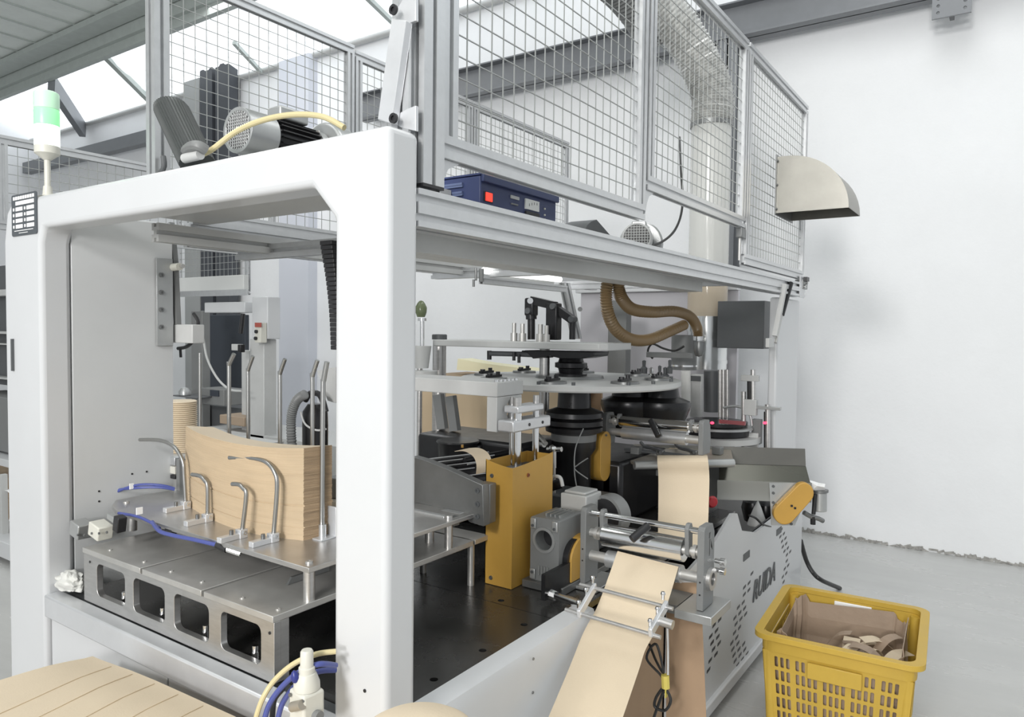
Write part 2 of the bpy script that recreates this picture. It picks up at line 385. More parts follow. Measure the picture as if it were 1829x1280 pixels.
# ================================================================ lower cabinet, tray
t = T('base_cabinet', 'white base cabinet with brushed tray rim under the feeder and base plate', 'cabinet', (1.6, 1.7, 0))
g = G(); g.prism([(1.095, .69), (1.055, .715), (1.055, .805), (1.095, .83), (1.14, .83), (1.14, .69)], 1.225, 2.62, 'y') if 0 else g.box(1.085, 1.14, 1.225, 2.607, .755, .828)
O('front_rim', g, tray_m, t, bev=.006)
O('tray_floor', G().box(1.14, 1.186, 1.225, 2.607, .80, .812), dgrey, t)
for i, (ya, yb) in enumerate(((1.225, 1.905), (1.912, 2.600))):
    O('front_door', G().box(1.105, 1.12, ya, yb, .18, .748), white, t, bev=.003)
O('front_carcass', G().box(1.13, 1.18, 1.24, 2.6, .10, .74), dgrey, t)
g = G(); g.prism([(1.13, .845), (1.075, .835), (1.062, .80), (1.062, .16), (1.075, .16), (1.08, .79), (1.13, .83)], 1.19, 2.04, 'x')
O('side_skirt', g, white, t)
many('skirt_screw', G().cyl((0, -.003, 0), (0, 0, 0), .004, n=8), [U(px, py, y=1.062) for px, py in ((952, 1176), (951, 1236))], castm, t)
O('plinth', G().box(1.2, 4.6, 1.12, 2.7, 0, .10), blk, t)
# base plate with drilled holes
hol = [circ(p.x, p.y, .011, 14) for p in (U(a, b, z=.83) for a, b in ((895, 1072), (936, 1115), (862, 1161), (775, 1213), (1010, 1068)))]
sx = 1.905
t = T('base_plate', 'dark oily steel base plate with drilled holes behind the near portal post', 'machine bed', (2.6, 1.9, .81))
O('bed_panel', G().prism([(1.19, 1.115), (sx-.0015, 1.115), (sx-.0015, 2.55), (1.19, 2.55)], .81, .83, 'z', [h for h in hol if h[0][0] < sx]), dplate, t)
O('bed_panel', G().prism([(sx+.0015, 1.115), (3.6, 1.115), (3.6, 2.55), (sx+.0015, 2.55)], .81, .83, 'z', [h for h in hol if h[0][0] > sx]), dplate, t)
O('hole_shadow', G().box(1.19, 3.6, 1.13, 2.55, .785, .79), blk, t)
# louvred side cabinet with logo
t = T('louvred_cabinet', 'white louvred side cabinet of the machine with dark logo behind the yellow crate', 'cabinet', (3.9, 1.1, 0))
top = [(3.05, .30), (3.05, .835), (3.40, .86), (3.45, .80), (3.55, .66), (3.8, .62), (4.2, .66), (4.5, .80), (4.75, .80), (4.75, .04), (2.95, .04), (2.95, .30)]
top = [(2.62, .05), (2.62, .72), (3.14, .80), (3.36, .875), (3.44, .86), (3.52, .76), (3.75, .70), (4.1, .70), (4.35, .76), (4.76, .76), (4.76, .05)]
sl = []
def slots(cx, cz, rows):
    for r, (off, n) in enumerate(rows):
        for k in range(n):
            x = cx+off+k*.075; z = cz-r*.036; sl.append((x+.022, 1.0545, z))
slots(3.42, .50, [(.26, 1), (.14, 2), (.14, 2), (.05, 2), (.0, 3), (.02, 3), (.0, 2), (-.04, 2), (-.02, 2), (0, 3), (.02, 3), (.06, 3), (.10, 2), (.14, 2)])
slots(4.22, .60, [(.02, 1), (.0, 2), (.04, 2), (.06, 2), (.10, 2), (.16, 2), (.16, 1), (.12, 2), (.08, 2), (.1, 1), (.04, 2), (.0, 2)])
slots(3.02, .42, [(.1, 2), (.06, 2), (.08, 2), (.10, 2), (.06, 2), (.04, 1)])
O('side_panel', G().prism(top, 1.055, 1.068, 'y'), white, t)
many('louvre_slot', G().prism([(-.022, -.006), (.018, -.003), (.022, .009), (-.018, .006)], -.001, .002, 'y'), sl, blk, t)
O('lower_ledge', G().box(2.62, 4.755, 1.035, 1.07, .05, .105), white, t, bev=.006)
O('slot_backing', G().box(2.7, 4.7, 1.075, 1.085, .08, .70), blk, t)
O('end_panel', G().box(4.745, 4.76, 1.07, 2.7, .05, .8), white, t)
for px, py, w_, h_ in ((1333, 992, .10, .035), (1391, 948, .10, .035)):
    p = U(px, py, y=1.055); O('finger_recess', G().box(p.x-w_/2, p.x+w_/2, 1.052, 1.056, p.z-h_/2, p.z+h_/2), dgrey, t)
def text(s, loc, size, rotz, m, parent, name='logo_lettering', ext=.0015, sx_=1.0, shear=0.0):
    c = bpy.data.curves.new(name, 'FONT'); c.body = s; c.size = size; c.extrude = ext; c.resolution_u = 3; c.shear = shear; c.offset = size*.015
    o = bpy.data.objects.new(name, c); SC.collection.objects.link(o)
    dg = bpy.context.evaluated_depsgraph_get(); me = bpy.data.meshes.new_from_object(o.evaluated_get(dg)); bpy.data.objects.remove(o)
    me.materials.clear(); me.materials.append(m); q = bpy.data.objects.new(name, me); SC.collection.objects.link(q)
    R = Matrix.Rotation(rotz, 4, 'Z') @ Matrix.Rotation(PI/2, 4, 'X') @ Matrix.Diagonal((sx_, 1, 1, 1))
    me.transform(Matrix.Translation(V(loc)-ORG[parent.name]) @ R); q.parent = parent; return q
a = U(1344, 1078, y=1.052); 
text('RUIDA', (a.x, 1.052, a.z+.005), .15, 0, dgrey, t, sx_=.95, shear=.3)

# ================================================================ long top beams
t = T('top_side_beam', 'long slotted aluminium beam along the near top edge of the machine', 'beam', (2.9, 1.1, 1.94))
g = G(); extr(g, (1.185, 1.10, 1.98), (4.70, 1.10, 1.98), .08, .082, 1, 2, (0, 1, 0), sw=.016); O('slotted_bar', g, alu, t)
g = G(); g.box(4.55, 4.66, 1.056, 1.062, 1.93, 2.06); O('corner_plate', g, white, t, bev=.002)
p = U(1410, 478, y=1.05)
O('front_deck', G().box(1.19, 1.62, 1.33, 2.49, 2.098, 2.112), lgrey, label='grey sheet deck behind the portal top carrying the silver motor', cat='shelf')
# channel beams below it
O('channel_beam', G().box(1.19, 3.3, 1.20, 1.24, 1.905, 1.965).box(1.19, 3.3, 1.242, 1.31, 1.905, 1.912), lgrey, label='grey painted channel beam running just under the slotted side beam', cat='beam')
t = T('far_side_beam', 'slotted aluminium beam along the far top edge of the machine', 'beam', (2.9, 2.52, 1.99))
g = G(); extr(g, (1.55, 2.52, 2.06), (4.7, 2.52, 2.06), .06, .10, 1, 2, (0, 1, 0), sw=.012); O('slotted_bar', g, alu, t)
g = G(); extr(g, (1.3, 2.30, 2.02), (3.75, 2.30, 2.02), .04, .06, 1, 1, (0, 1, 0)); O('inner_channel_rail', g, lgrey, label='pale grey rail under the roof of the machine above the lamp bar', cat='beam')
for xx in (1.75, 2.9, 4.0):
    tt = O('cross_rail', (lambda g: extr(g, (xx, 1.14, 2.0), (xx, 2.49, 2.0), .05, .05, 1, 1, (1, 0, 0)))(G()), alu, label='aluminium cross rail under the machine top, '+{1.75: 'nearest the front portal', 2.9: 'halfway along the side beam', 4.0: 'by the clear suction pipe'}[xx], cat='rail', group=None)
# ================================================================ feeder box with four windows
FX, YA, YB = 1.14, 1.49, 2.452
t = T('feeder_box', 'ground steel feeder box with four rounded windows behind the tray rim', 'steel box', (1.5, 1.97, .83))
wins = []
def winpoly(xa, xb, ya, yb):
    a = U(xa, ya, x=FX); b = U(xb, yb, x=FX); return a, b
wl = []
for (xl, yt, yb_, xr, yt2, yb2) in ((173, 1009, 1066, 223, 1026, 1085), (238, 1034, 1096, 294, 1056, 1118), (311, 1064, 1128, 373, 1086, 1152), (394, 1097, 1166, 466, 1119, 1196)):
    A = U(xl, (yt+yb_)/2, x=FX); B = U(xr, (yt2+yb2)/2, x=FX); wl.append((B.y, A.y))
ztop = .995
wins = [rrect(a, b, .862, .965, .02) for a, b in wl]
O('window_plate', G().prism([(YA, .83), (YB, .83), (YB, .985), (YA, .985)], FX, FX+.02, 'x', wins), steel2, t, bev=.001)
ys = [YA, 1.79, 2.10, YB]
for i in range(3):
    O('top_plate', G().box(FX-.004, 1.95, ys[i]+(.0 if i == 0 else .006), ys[i+1]-.0 - (.006 if i < 2 else 0), .985, 1.002), steel, t, bev=.0015)
O('groove_floor', G().box(FX+.03, 1.95, YA+.02, YB-.02, .975, .984), castm, t)
O('end_cheek', G().box(FX+.02, FX+.045, YA, YA+.02, .83, .985), steel2, t)
O('rear_wall', G().box(1.62, 1.64, YA+.02, YB, .83, .975), blk2, t)
for px, py in ((522, 1078),):
    pass
many('cap_bolt', sockbolt(G(), (0, 0, 0), (0, 0, 1), .0065, .003), [U(px, py, z=1.002) for px, py in ((197, 982), (258, 1003), (306, 1020), (361, 1039), (433, 1068), (497, 1088))], steel, t)
many('foot_bolt', G().cyl((0, 0, 0), (0, 0, .018), .010, n=12).cyl((0, 0, .018), (0, 0, .034), .0085, n=12), [V((1.176, a+(b-a)*.42, .850)) for a, b in wl], chrome, t)
many('window_screw', G().cyl((-.002, 0, 0), (0, 0, 0), .004, n=10), [U(482, 1107, x=FX), U(482, 1130, x=FX), U(161, 987, x=FX), U(161, 1003, x=FX)], blk, t)
# long steel table running on behind the post
t = T('steel_table', 'steel shelf plate running back from the feeder box towards the yellow column', 'shelf', (2.05, 1.7, .985))
O('shelf_plate', G().box(1.96, 2.04, YA, 2.2, .985, 1.002), steel, t, bev=.001)
O('shelf_leg', G().cyl((1.99, 1.53, .83), (1.99, 1.53, .985), .012), steel, t)
O('shelf_leg', G().cyl((1.99, 1.75, .83), (1.99, 1.75, .985), .012), steel, t)
t = T('pin_rail', 'perforated aluminium rail on a round pin standing on the steel shelf', 'rail', (1.85, 1.6, 1.002))
p = U(801, 978, z=1.002); q = U(801, 925, x=p.x)
O('pin', G().cyl(p, (p.x, p.y, q.z+.01), .013), steel2, t)
a = (p.x, p.y+.0, q.z-.005); g = G(); g.box(p.x-.010, p.x+.010, p.y+.012, p.y+.34, q.z-.018, q.z+.006); O('rail_bar', g, alu, t, bev=.001)
many('rail_hole', G().cyl((-.0015, 0, 0), (0, 0, 0), .004, n=10), [(p.x-.010, p.y+.04+.028*i, q.z-.006) for i in range(7)], blk, t)
O('rail_clamp', G().box(p.x+.012, p.x+.045, p.y-.01, p.y+.012, q.z-.03, q.z), castm, t, bev=.002)
# ================================================================ stack platform
PZ = 1.10
t = T('blank_platform', 'polished steel platform plate on round pillars under the stack of paper blanks', 'platform', (1.45, 2.0, 1.002))
a = U(553, 1012, z=PZ); pl = [(1.235, 1.475), (1.245, 2.45), (1.27, 2.53), (1.32, 2.60), (1.42, 2.60), (1.95, 2.60), (1.95, 1.475)]
O('platform_plate', G().prism(pl, PZ-.014, PZ, 'z'), steel2, t, bev=.0015)
for x, y in ((1.264, 1.508), (1.335, 2.52), (1.85, 1.6)):
    O('pillar', G().cyl((x, y, 1.002), (x, y, PZ-.014), .0155, n=24), steel2, t)
many('pillar_bolt', sockbolt(G(), (0, 0, 0), (0, 0, 1), .010, .006), [(1.264, 1.508, PZ), (1.32, 2.53, PZ)], steel, t)
many('slide_tab', G().prism([(-.06, 0), (.09, 0), (.09, .018), (-.045, .018)], -.02, -.012, 'y'), [(1.36, 1.66, 1.003), (1.50, 2.33, 1.003)], castm, t)
# ================================================================ blank stack: fan-shaped blanks, front edge an arc
sx0 = 1.39
def blank_outline(k, off=0.0):
    """one side of the fan blank stack seen from above; front arc dips to the camera in the middle"""
    f = []; b = []
    for i in range(15):
        u = i/14; y = 1.682+(2.358-1.682)*u
        f.append((1.388+.034*u - .062*math.sin(PI*u) + off, y))
    for i in range(15):
        u = 1-i/14; y = 1.665+(2.245-1.665)*u
        b.append((1.485+.02*u - .050*math.sin(PI*u), y))
    return f+b
g = G(); H0 = PZ; n = 90; hz = .270/n; rs = random.Random(3)
FB = [(1.44, 2.37), (1.39, 2.2), (1.362, 2.07), (1.345, 1.93), (1.350, 1.83), (1.365, 1.755), (1.389, 1.682)]
FT = [(1.448, 2.375), (1.380, 2.2), (1.345, 2.07), (1.322, 1.94), (1.322, 1.83), (1.345, 1.745), (1.389, 1.681)]
BT = [(1.478, 1.662), (1.445, 1.69), (1.415, 1.745), (1.395, 1.83), (1.397, 1.93), (1.42, 2.06), (1.487, 2.27)]
BB = [(1.478, 1.662), (1.455, 1.70), (1.435, 1.76), (1.425, 1.83), (1.43, 1.93), (1.445, 2.06), (1.487, 2.27)]
def sp2(P_): return [(p.x, p.y) for p in spline([V((a, b, 0)) for a, b in P_], 3)]
FB, FT, BT, BB = sp2(FB), sp2(FT), sp2(BT), sp2(BB)
for i in range(n):
    u = (i/(n-1))**1.3; off = rs.uniform(-.0006, .0006) + (.003 if i in (33, 34, 12) else 0); dy = rs.uniform(-.0009, .0009) - (.002 if i in (33, 12, 50) else 0)
    o = [(a[0]*(1-u)+b[0]*u+off, a[1]*(1-u)+b[1]*u+dy) for a, b in zip(FB, FT)]+[(a[0]*(1-u)+b[0]*u+off, a[1]*(1-u)+b[1]*u+dy) for a, b in zip(BB, BT)]
    g.prism(o, H0+i*hz, H0+(i+.96)*hz, 'z')
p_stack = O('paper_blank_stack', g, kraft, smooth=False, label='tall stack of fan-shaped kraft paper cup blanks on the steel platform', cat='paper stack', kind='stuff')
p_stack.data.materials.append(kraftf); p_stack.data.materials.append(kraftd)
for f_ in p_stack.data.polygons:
    if abs(f_.normal.z) < .5: f_.material_index = 2 if f_.normal.y < -.8 else 1  # cut edges front and right, with side shading put into darker colours
# ================================================================ bent hook rods in clamps
def hook(px, py, ptip, pbend, label, plane_y=None):
    base = U(px, py, z=PZ); base = base + (V((0, 0, 0)) if px < 400 else V((-.040, -.030, 0)))
    X = base.x; t = T('hook_rod', label, 'rod', (X, base.y, PZ), 'bent retaining rods in front of the paper blanks')
    tp = [U(a, b, x=X) for a, b in pbend]
    # the arm leans towards the camera side (-x) as it leaves the upright
    pts = [V((X, base.y, PZ+.012))]+tp
    pts2 = [V((q.x, q.y, q.z)) for q in pts]
    O('bent_rod', G().tube(pts2, .0065, n=12, sm=6), rodm, t)
    L = .075
    O('clamp_block', G().box(X-L, X-.006, base.y-.009, base.y+.012, PZ, PZ+.016).box(X-.014, X+.012, base.y-.012, base.y+.013, PZ, PZ+.026), tray_m, t, bev=.0015)
    O('clamp_screw', G().cyl((X-.035, base.y, PZ+.016), (X-.035, base.y, PZ+.030), .006, n=12), castm, t)
    O('side_screw', sockbolt(G(), (X, base.y-.012, PZ+.016), (0, -1, 0), .006, .005), chrome, t)
hook(332, 908, None, [(329, 850), (326, 822), (310, 797), (285, 786), (250, 785)], 'tall bent rod farthest left, its arm reaching out over the valve block')
hook(371, 931, None, [(371, 870), (366, 858), (358, 850), (343, 847)], 'short bent rod just right of the leftmost tall hook')
hook(442, 951, None, [(440, 885), (435, 872), (427, 865), (415, 864)], 'short bent rod between the two others, third hook from the left')
hook(497, 958, None, [(495, 870), (490, 842), (474, 824), (445, 817), (410, 817)], 'tall bent rod nearest the near portal post')
# upright guide rods behind the stack
k = 0
for px, top, bend, w_ in ((357, 630, None, .0055), (409, 632, 652, .0075), (443, 636, 662, .0065), (500, 641, 668, .007), (558, 643, 672, .007)):
    k += 1
    X = 1.60 if px < 545 else 1.56
    b = V((X, U(px, 800, x=X).y, PZ)); tp = U(px+ (9 if bend else 0), top, x=X)
    lab = {1: 'thin straight upright guide rod behind the stack, nearest the cup tower', 2: 'upright guide rod with bent tip beside the dark doorway', 3: 'upright guide rod with bent tip, third from the left behind the stack', 4: 'upright guide rod with bent tip against the pale pilaster', 5: 'upright guide rod with bent tip, close beside the rod in the angle foot'}[k]
    t = T('guide_rod', lab, 'rod', (b.x, b.y, PZ), 'upright guide rods around the paper blanks')
    pts = [b, U(px, (bend or top)+14, x=X), U(px, (bend or top), x=X), tp] if bend else [b, tp]
    O('rod', G().tube(pts, w_, n=12, sm=4 if bend else 0), rodm, t)
    O('rod_collar', G().cyl(b, b+V((0, 0, .015)), .012), castm, t)
t = T('guide_rod', 'longest upright guide rod standing in an angle foot at the right end of the stack', 'rod', U(576, 966, z=PZ), 'upright guide rods around the paper blanks')
b = U(576, 960, z=PZ); X = b.x
O('rod', G().tube([U(575, 950, x=X), U(577, 700, x=X), U(578, 680, x=X), U(584, 646, x=X)], .0075, n=12, sm=4), rodm, t)
O('angle_foot', G().box(X-.03, X+.03, b.y-.03, b.y+.01, PZ, PZ+.004).box(X+.024, X+.03, b.y-.03, b.y+.01, PZ, PZ+.09), tray_m, t, bev=.001)
O('rod_socket', G().cyl((X, b.y, PZ+.004), (X, b.y, PZ+.04), .011), alu, t)
# pale valve body and grey block right of the foot
t = T('pale_valve', 'small pale pneumatic valve half hidden by the near portal post', 'valve', U(592, 950, x=1.50))
p = U(590, 905, x=1.56)
O('valve_body', G().box(1.54, 1.60, p.y-.06, p.y+.012, PZ, PZ+.085), cream, t, bev=.008)
O('valve_cap', G().box(1.545, 1.595, p.y-.055, p.y+.008, PZ+.088, PZ+.15), mgrey, t, bev=.003)
# ================================================================ valve block, blue tubes and cloth at the left
c = U(178, 945, x=1.20); YV = 2.58
t = T('valve_block', 'grey and cream pneumatic valve block mounted inside the left portal side', 'valve', (1.25, 2.5, 1.0))
p = U(135, 930, x=1.16); q = U(205, 945, x=1.2)
g = G(); p1 = U(131, 945, x=1.16); R = Matrix.Rotation(math.radians(12), 3, 'X')
O('valve_body', G().obox(U(145, 944, x=1.18), (.05, .06, .05), R), silver, t, bev=.004)
O('valve_body', G().obox(U(180, 946, x=1.18), (.05, .065, .046), R), cream, t, bev=.004)
O('solenoid', G().obox(U(120, 930, x=1.18), (.04, .035, .036), R), mgrey, t, bev=.004)
O('solenoid', G().obox(U(214, 935, x=1.19), (.03, .03, .05), R), blk, t, bev=.003)
O('fitting_block', G().obox(U(203, 925, x=1.2), (.02, .05, .018), R), silver, t, bev=.002)
many('port_screw', G().cyl((-.004, 0, 0), (0, 0, 0), .004, n=8), [U(a, b, x=1.155) for a, b in ((165, 952), (178, 952), (192, 950), (140, 955), (152, 955))], castm, t)
def cable(name, pts, r, m, label, cat, sm=8, group=None, parent=None):
    return O(name, G().tube(pts, r, n=10, sm=sm), m, parent, label=label, cat=cat, group=group)
cable('black_cable', [U(103, 932, x=1.18), U(96, 945, x=1.18), U(103, 975, x=1.18), U(104, 1010, x=1.18), U(101, 1045, x=1.18)], .0045, cablem, 'black cable drooping from the valve block to the white rag', 'cable')
cable('grey_cable', [U(118, 945, x=1.25), U(112, 960, x=1.25), U(122, 985, x=1.25), U(135, 1015, x=1.25)], .004, mgrey, 'thin grey cable behind the black cable left of the feeder box', 'cable')
for i, dz in enumerate((0, .010)):
    cable('air_tube', [U(172+i*12, 925-i*2, x=1.3), U(180+i*10, 900, x=1.3), U(205, 880-i*3, x=1.33), U(245, 866+i*5, x=1.37), U(285, 866+i*4, x=1.42), U(312, 872+i*2, x=1.46)], .0048, bluet, ('upper', 'lower')[i]+' blue air tube arching over the left end of the platform', 'tube', group='blue air tubes')
cable('air_tube', [U(212, 916, x=1.235), U(245, 922, x=1.235), U(270, 933, x=1.235), U(285, 943, x=1.233)], .0048, bluet, 'blue air tube running along the left front edge of the platform', 'tube', group='blue air tubes')
cable('air_tube', [U(272, 932, x=1.235), U(285, 948, x=1.21), U(310, 956, x=1.21), U(345, 963, x=1.22), U(388, 973, x=1.24)], .0062, bluet, 'thick bright blue air tube under the platform edge ending in a fitting', 'tube', group='blue air tubes')
t = T('tube_fitting', 'black and clear push-in fittings at the end of the thick blue tube', 'fitting', U(405, 978, x=1.25))
O('fitting_body', G().cyl(U(388, 972, x=1.24), U(406, 980, x=1.25), .012, n=10), blk, t)
O('fitting_nut', G().cyl(U(406, 980, x=1.25), U(430, 988, x=1.27), .009, n=8), chrome, t)
O('tube_clamp', G().obox(U(305, 948, x=1.25), (.02, .04, .015)), blk, t, bev=.003)
O('cable_tie', G().obox(U(249, 912, x=1.232), (.02, .004, .022)), paperw, label='white cable tie around the platform edge and blue tube', cat='cable tie')
O('cable_tie', G().obox(U(235, 868, x=1.355), (.014, .004, .02)), paperw, label='white cable tie on the arching pair of blue tubes', cat='cable tie')
t = T('side_sensor', 'white and black sensor standing behind the leftmost tall hook', 'sensor', U(322, 870, x=1.55))
p = U(316, 822, x=1.55)
for i, (dz, m_, h) in enumerate(((0, alu, .030), (-.034, cream, .028), (-.060, blk, .014))):
    O('sensor_block', G().box(1.53, 1.57, p.y-.018, p.y+.014, p.z+dz-h/2, p.z+dz+h/2), m_, t, bev=.002)
O('sensor_plate', G().box(1.535, 1.56, p.y-.042, p.y-.020, PZ, p.z+.01), mgrey, t)
# crumpled cloth
def crumple(name, c, sx, sy, sz, m, seed, label, cat, amp=.3, sub=4, parent=None, flat=False):
    bm = bmesh.new(); bmesh.ops.create_icosphere(bm, subdivisions=sub, radius=1); r = random.Random(seed)
    from mathutils import noise
    for v in bm.verts:
        p = v.co*1.7+V((seed, 0, 0)); d = 1+amp*(abs(noise.noise(p))*2-.4)+amp*.5*abs(noise.noise(p*2.7))
        v.co *= d; v.co.x *= sx; v.co.y *= sy; v.co.z *= sz
        if v.co.z < -.55*sz: v.co.z = -.55*sz
    g = G(); g.v = [v.co+V(c) for v in bm.verts]; g.f = [tuple(v.index for v in f.verts) for f in bm.faces]; bm.free()
    return O(name, g, m, parent, smooth=not flat, label=label, cat=cat)
crumple('cleaning_rag', U(128, 1038, x=1.15)+V((0, 0, -.003)), .034, .062, .034, cloth, 3, 'crumpled white cleaning rag on the tray rim left of the feeder box', 'rag', .26)
# ================================================================ inner bracket with bolts on the left portal side, strap
t = T('door_bracket', 'grey bolted steel bracket with lever at the rear edge of the left portal side', 'bracket', U(295, 615, y=2.6))
a = U(278, 460, y=2.608); b = U(308, 617, y=2.608)
O('bracket_plate', G().box(a.x, b.x, 2.602, 2.612, b.z, a.z), silver, t, bev=.001)
many('bracket_bolt', sockbolt(G(), (0, 0, 0), (0, -1, 0), .009, .006), [U(288, y_, y=2.602) for y_ in (491, 522, 553, 584)], castm, t)
O('lever_arm', G().tube([U(305, 398, x=1.56), U(312, 470, x=1.56), U(317, 580, x=1.56)], .014, n=4), mgrey, t)
O('pivot_roller', G().cyl(U(303, 478, x=1.54), U(321, 476, x=1.54), .014), cream, t)
O('pivot_pin', G().cyl(U(296, 473, x=1.545), U(327, 475, x=1.545), .008), steel, t)
a = U(312, 579, x=1.56); b = U(348, 613, x=1.56); O('cover_box', G().box(1.55, 1.60, b.y, a.y, b.z, a.z), lgrey, t, bev=.003)
O('black_loop', G().tube([U(318, 622, x=1.6), U(335, 618, x=1.6), U(350, 600, x=1.6), U(354, 575, x=1.6), U(346, 560, x=1.6)], .007, sm=5), blk, t)
O('black_tag', G().tube([U(322, 622, x=1.6), U(323, 638, x=1.6)], .005), blk, t)
# black energy chain hanging by the near post's inner side
t = T('cable_chain', 'black plastic cable chain hanging behind the near portal post', 'cable chain', U(590, 620, x=1.5))
a = U(578, 435, x=1.45); b = U(592, 620, x=1.45)
for i in range(24):
    u = i/23; p = a.lerp(b, u)+V((.0, -.01*math.sin(u*PI), 0)); w_ = .05*(1-.5*u); O('chain_link', G().obox(p+V((0, -.025, 0)), (.03, w_, .0125)), blk, t, bev=.002)
# black spiral hose and dark canister behind the stack
t = T('spiral_hose', 'grey ribbed spiral hose curving up behind the paper stack', 'hose', U(525, 800, x=1.9))
pts = spline([V((1.9, U(522, 820, x=1.9).y, .84)), U(522, 820, x=1.9), U(520, 770, x=1.9), U(521, 740, x=1.9), U(530, 715, x=1.9), U(545, 704, x=1.9)], 14)
O('hose_wall', G().tube(pts, .017, n=14, wob=lambda i: .020 if i % 2 else .0165), mgrey, t)
t = T('vacuum_canister', 'black canister with looping cable behind the right end of the paper stack', 'canister', U(560, 800, x=2.0))
p = U(563, 760, x=2.0)
O('canister_body', G().lathe([(.05, .83-p.z), (.052, 0), (.05, .06), (.03, .09), (.001, .095)], p), blk2, t)
O('canister_arm', G().tube([U(545, 715, x=1.95), U(555, 702, x=1.95), U(572, 706, x=1.95), U(582, 735, x=1.95)], .012, sm=5), blk, t)
O('thin_loop', G().tube([U(537, 735, x=1.93), U(545, 757, x=1.93), U(565, 768, x=1.93), U(582, 766, x=1.93)], .004, sm=5), lgrey, t)
O('swing_plate', G().prism([(U(566, 660, x=2.02).y, U(566, 662, x=2.02).z), (U(600, 655, x=2.02).y, U(600, 655, x=2.02).z), (U(600, 720, x=2.02).y, U(600, 720, x=2.02).z), (U(585, 715, x=2.02).y, U(585, 715, x=2.02).z)], 2.02, 2.05, 'x'), lgrey, t)
# ================================================================ air regulator front right of the tray
XR = .98
t = T('air_regulator', 'cream air filter regulator with blue lock on its knob, in front of the near post', 'regulator', U(550, 1280, x=XR))
p = U(548, 1235, x=XR); q = U(548, 1190, x=XR)
R = Matrix.Rotation(math.radians(-8), 3, 'Z')
O('housing', G().obox((p.x, p.y, p.z-.03), (.05, .056, .075), R), cream, t, bev=.006, seg=3)
O('bonnet', G().lathe([(.027, 0), (.0265, .012), (.019, .032), (.016, .034)], (p.x, p.y, p.z+.008), n=24), cream, t)
kn_ = O('knob', G().lathe([(.0165, 0), (.0165, .012), (.0135, .014), (.013, .044), (.0105, .048), (.001, .0485)], (p.x, p.y, p.z+.040), n=24), cream, t, label='ribbed white knob')
O('blue_lock', G().lathe([(.001, -.014), (.008, -.008), (.010, 0), (.006, .011), (.001, .015)], (p.x-.021, p.y+.010, p.z+.036), (-.2, .1, 1), n=14), mat('blue_plastic', (.025, .035, .20), .35), kn_, label='dark blue drop-shaped lock')
O('port', G().cyl(U(522, 1262, x=XR-.03), U(540, 1258, x=XR-.03), .010), tantbl, t)
many('housing_screw', G().cyl((-.003, 0, 0), (0, 0, 0), .004, n=10), [(p.x-.025, p.y+.02, p.z-.002), (p.x-.025, p.y-.02, p.z-.002)], castm, t)
O('side_port', G().cyl((p.x, p.y-.026, p.z-.04), (p.x, p.y-.04, p.z-.04), .011), mgrey, t)
cable('air_hose', [U(600, 1163, x=1.05), U(565, 1168, x=1.02), U(525, 1185, x=.99), U(490, 1215, x=.97), U(468, 1250, x=.95), U(455, 1290, x=.94)], .0058, hosey, 'yellowed clear hose looping left of the air regulator', 'hose')
cable('air_tube', [U(600, 1188, x=1.05), U(568, 1186, x=1.0), U(530, 1203, x=.98), U(500, 1230, x=.97), U(480, 1260, x=.96), U(470, 1295, x=.95)], .006, bluet, 'thick blue tube looping inside the yellowed hose by the regulator', 'tube', group='blue air tubes')
cable('air_tube', [U(600, 1196, x=1.07), U(565, 1200, x=1.03), U(530, 1222, x=1.0), U(505, 1255, x=.99), U(495, 1290, x=.98)], .006, bluet, 'second thick blue tube right behind the air regulator', 'tube', group='blue air tubes')
cable('black_cable', [U(505, 1230, x=1.0), U(490, 1250, x=1.0), U(486, 1285, x=.98)], .006, cablem, 'short black cable behind the regulator beside the blue tubes', 'cable')
# ================================================================ kraft paper in the foreground
t = T('kraft_sheet_pile', 'pile of large scored kraft paper sheets in the bottom left foreground', 'paper pile', (.7, 1.3, 0))
c = U(165, 1155, z=.805); e = U(455, 1285, z=.805); l = U(0, 1205, z=.805)
d1 = (e-c); d2 = (l-c); d1.z = d2.z = 0
g = G(); N = 10; M_ = 10; vs = []; fs = []
def sheet(u, v, dz): # u along d1, v along d2, corner dips slightly
    p = c + d1*(u*1.7) + d2*(v*3.0); q = u*u*.0; rr = .022*math.exp(-((u*7)**2))+.022*math.exp(-((v*9)**2))
    return V((p.x, p.y, p.z-rr*.6+dz))
for dz in (0, -.05):
    for i in range(N+1):
        for j in range(M_+1): vs.append(sheet((i/N)**1.5, (j/M_)**1.5, dz))
n1 = (N+1)*(M_+1)
for i in range(N):
    for j in range(M_):
        a = i*(M_+1)+j; fs.append((a, a+1, a+M_+2, a+M_+1)); fs.append((n1+a, n1+a+M_+1, n1+a+M_+2, n1+a+1))
for i in range(N): a = i*(M_+1); fs.append((a, a+M_+1, n1+a+M_+1, n1+a))
for j in range(M_): fs.append((j, n1+j, n1+j+1, j+1))
g.add(vs, fs); O('sheets', g, kraft, t)
for k in range(6):
    pts = []
    for i in range(14):
        v = .02+i/13*1.0; u = .10+.085*k+.03*math.sin(i*.22)+(v*.12)
        q = sheet(u, v, .0009); pts.append(q)
    O('score_line', G().tube(pts, .0011, n=4), kraftl, t)
O('pallet_box', G().prism([(c.x+.0, c.y-.01), (c.x+d1.x*1.7, c.y+d1.y*1.7), (c.x+d1.x*1.7+d2.x*3, c.y+d1.y*1.7+d2.y*3), (c.x+d2.x*3, c.y+d2.y*3)], 0.0, .74, 'z'), cardb, t)
t = T('kraft_roll', 'end of a kraft paper roll at the bottom edge before the near post', 'paper roll', U(755, 1260, z=.55))
ap = U(748, 1241, z=1.02); rr = .105; cc = V((ap.x*(1-rr/ap.xy.length), ap.y*(1-rr/ap.xy.length), 0))
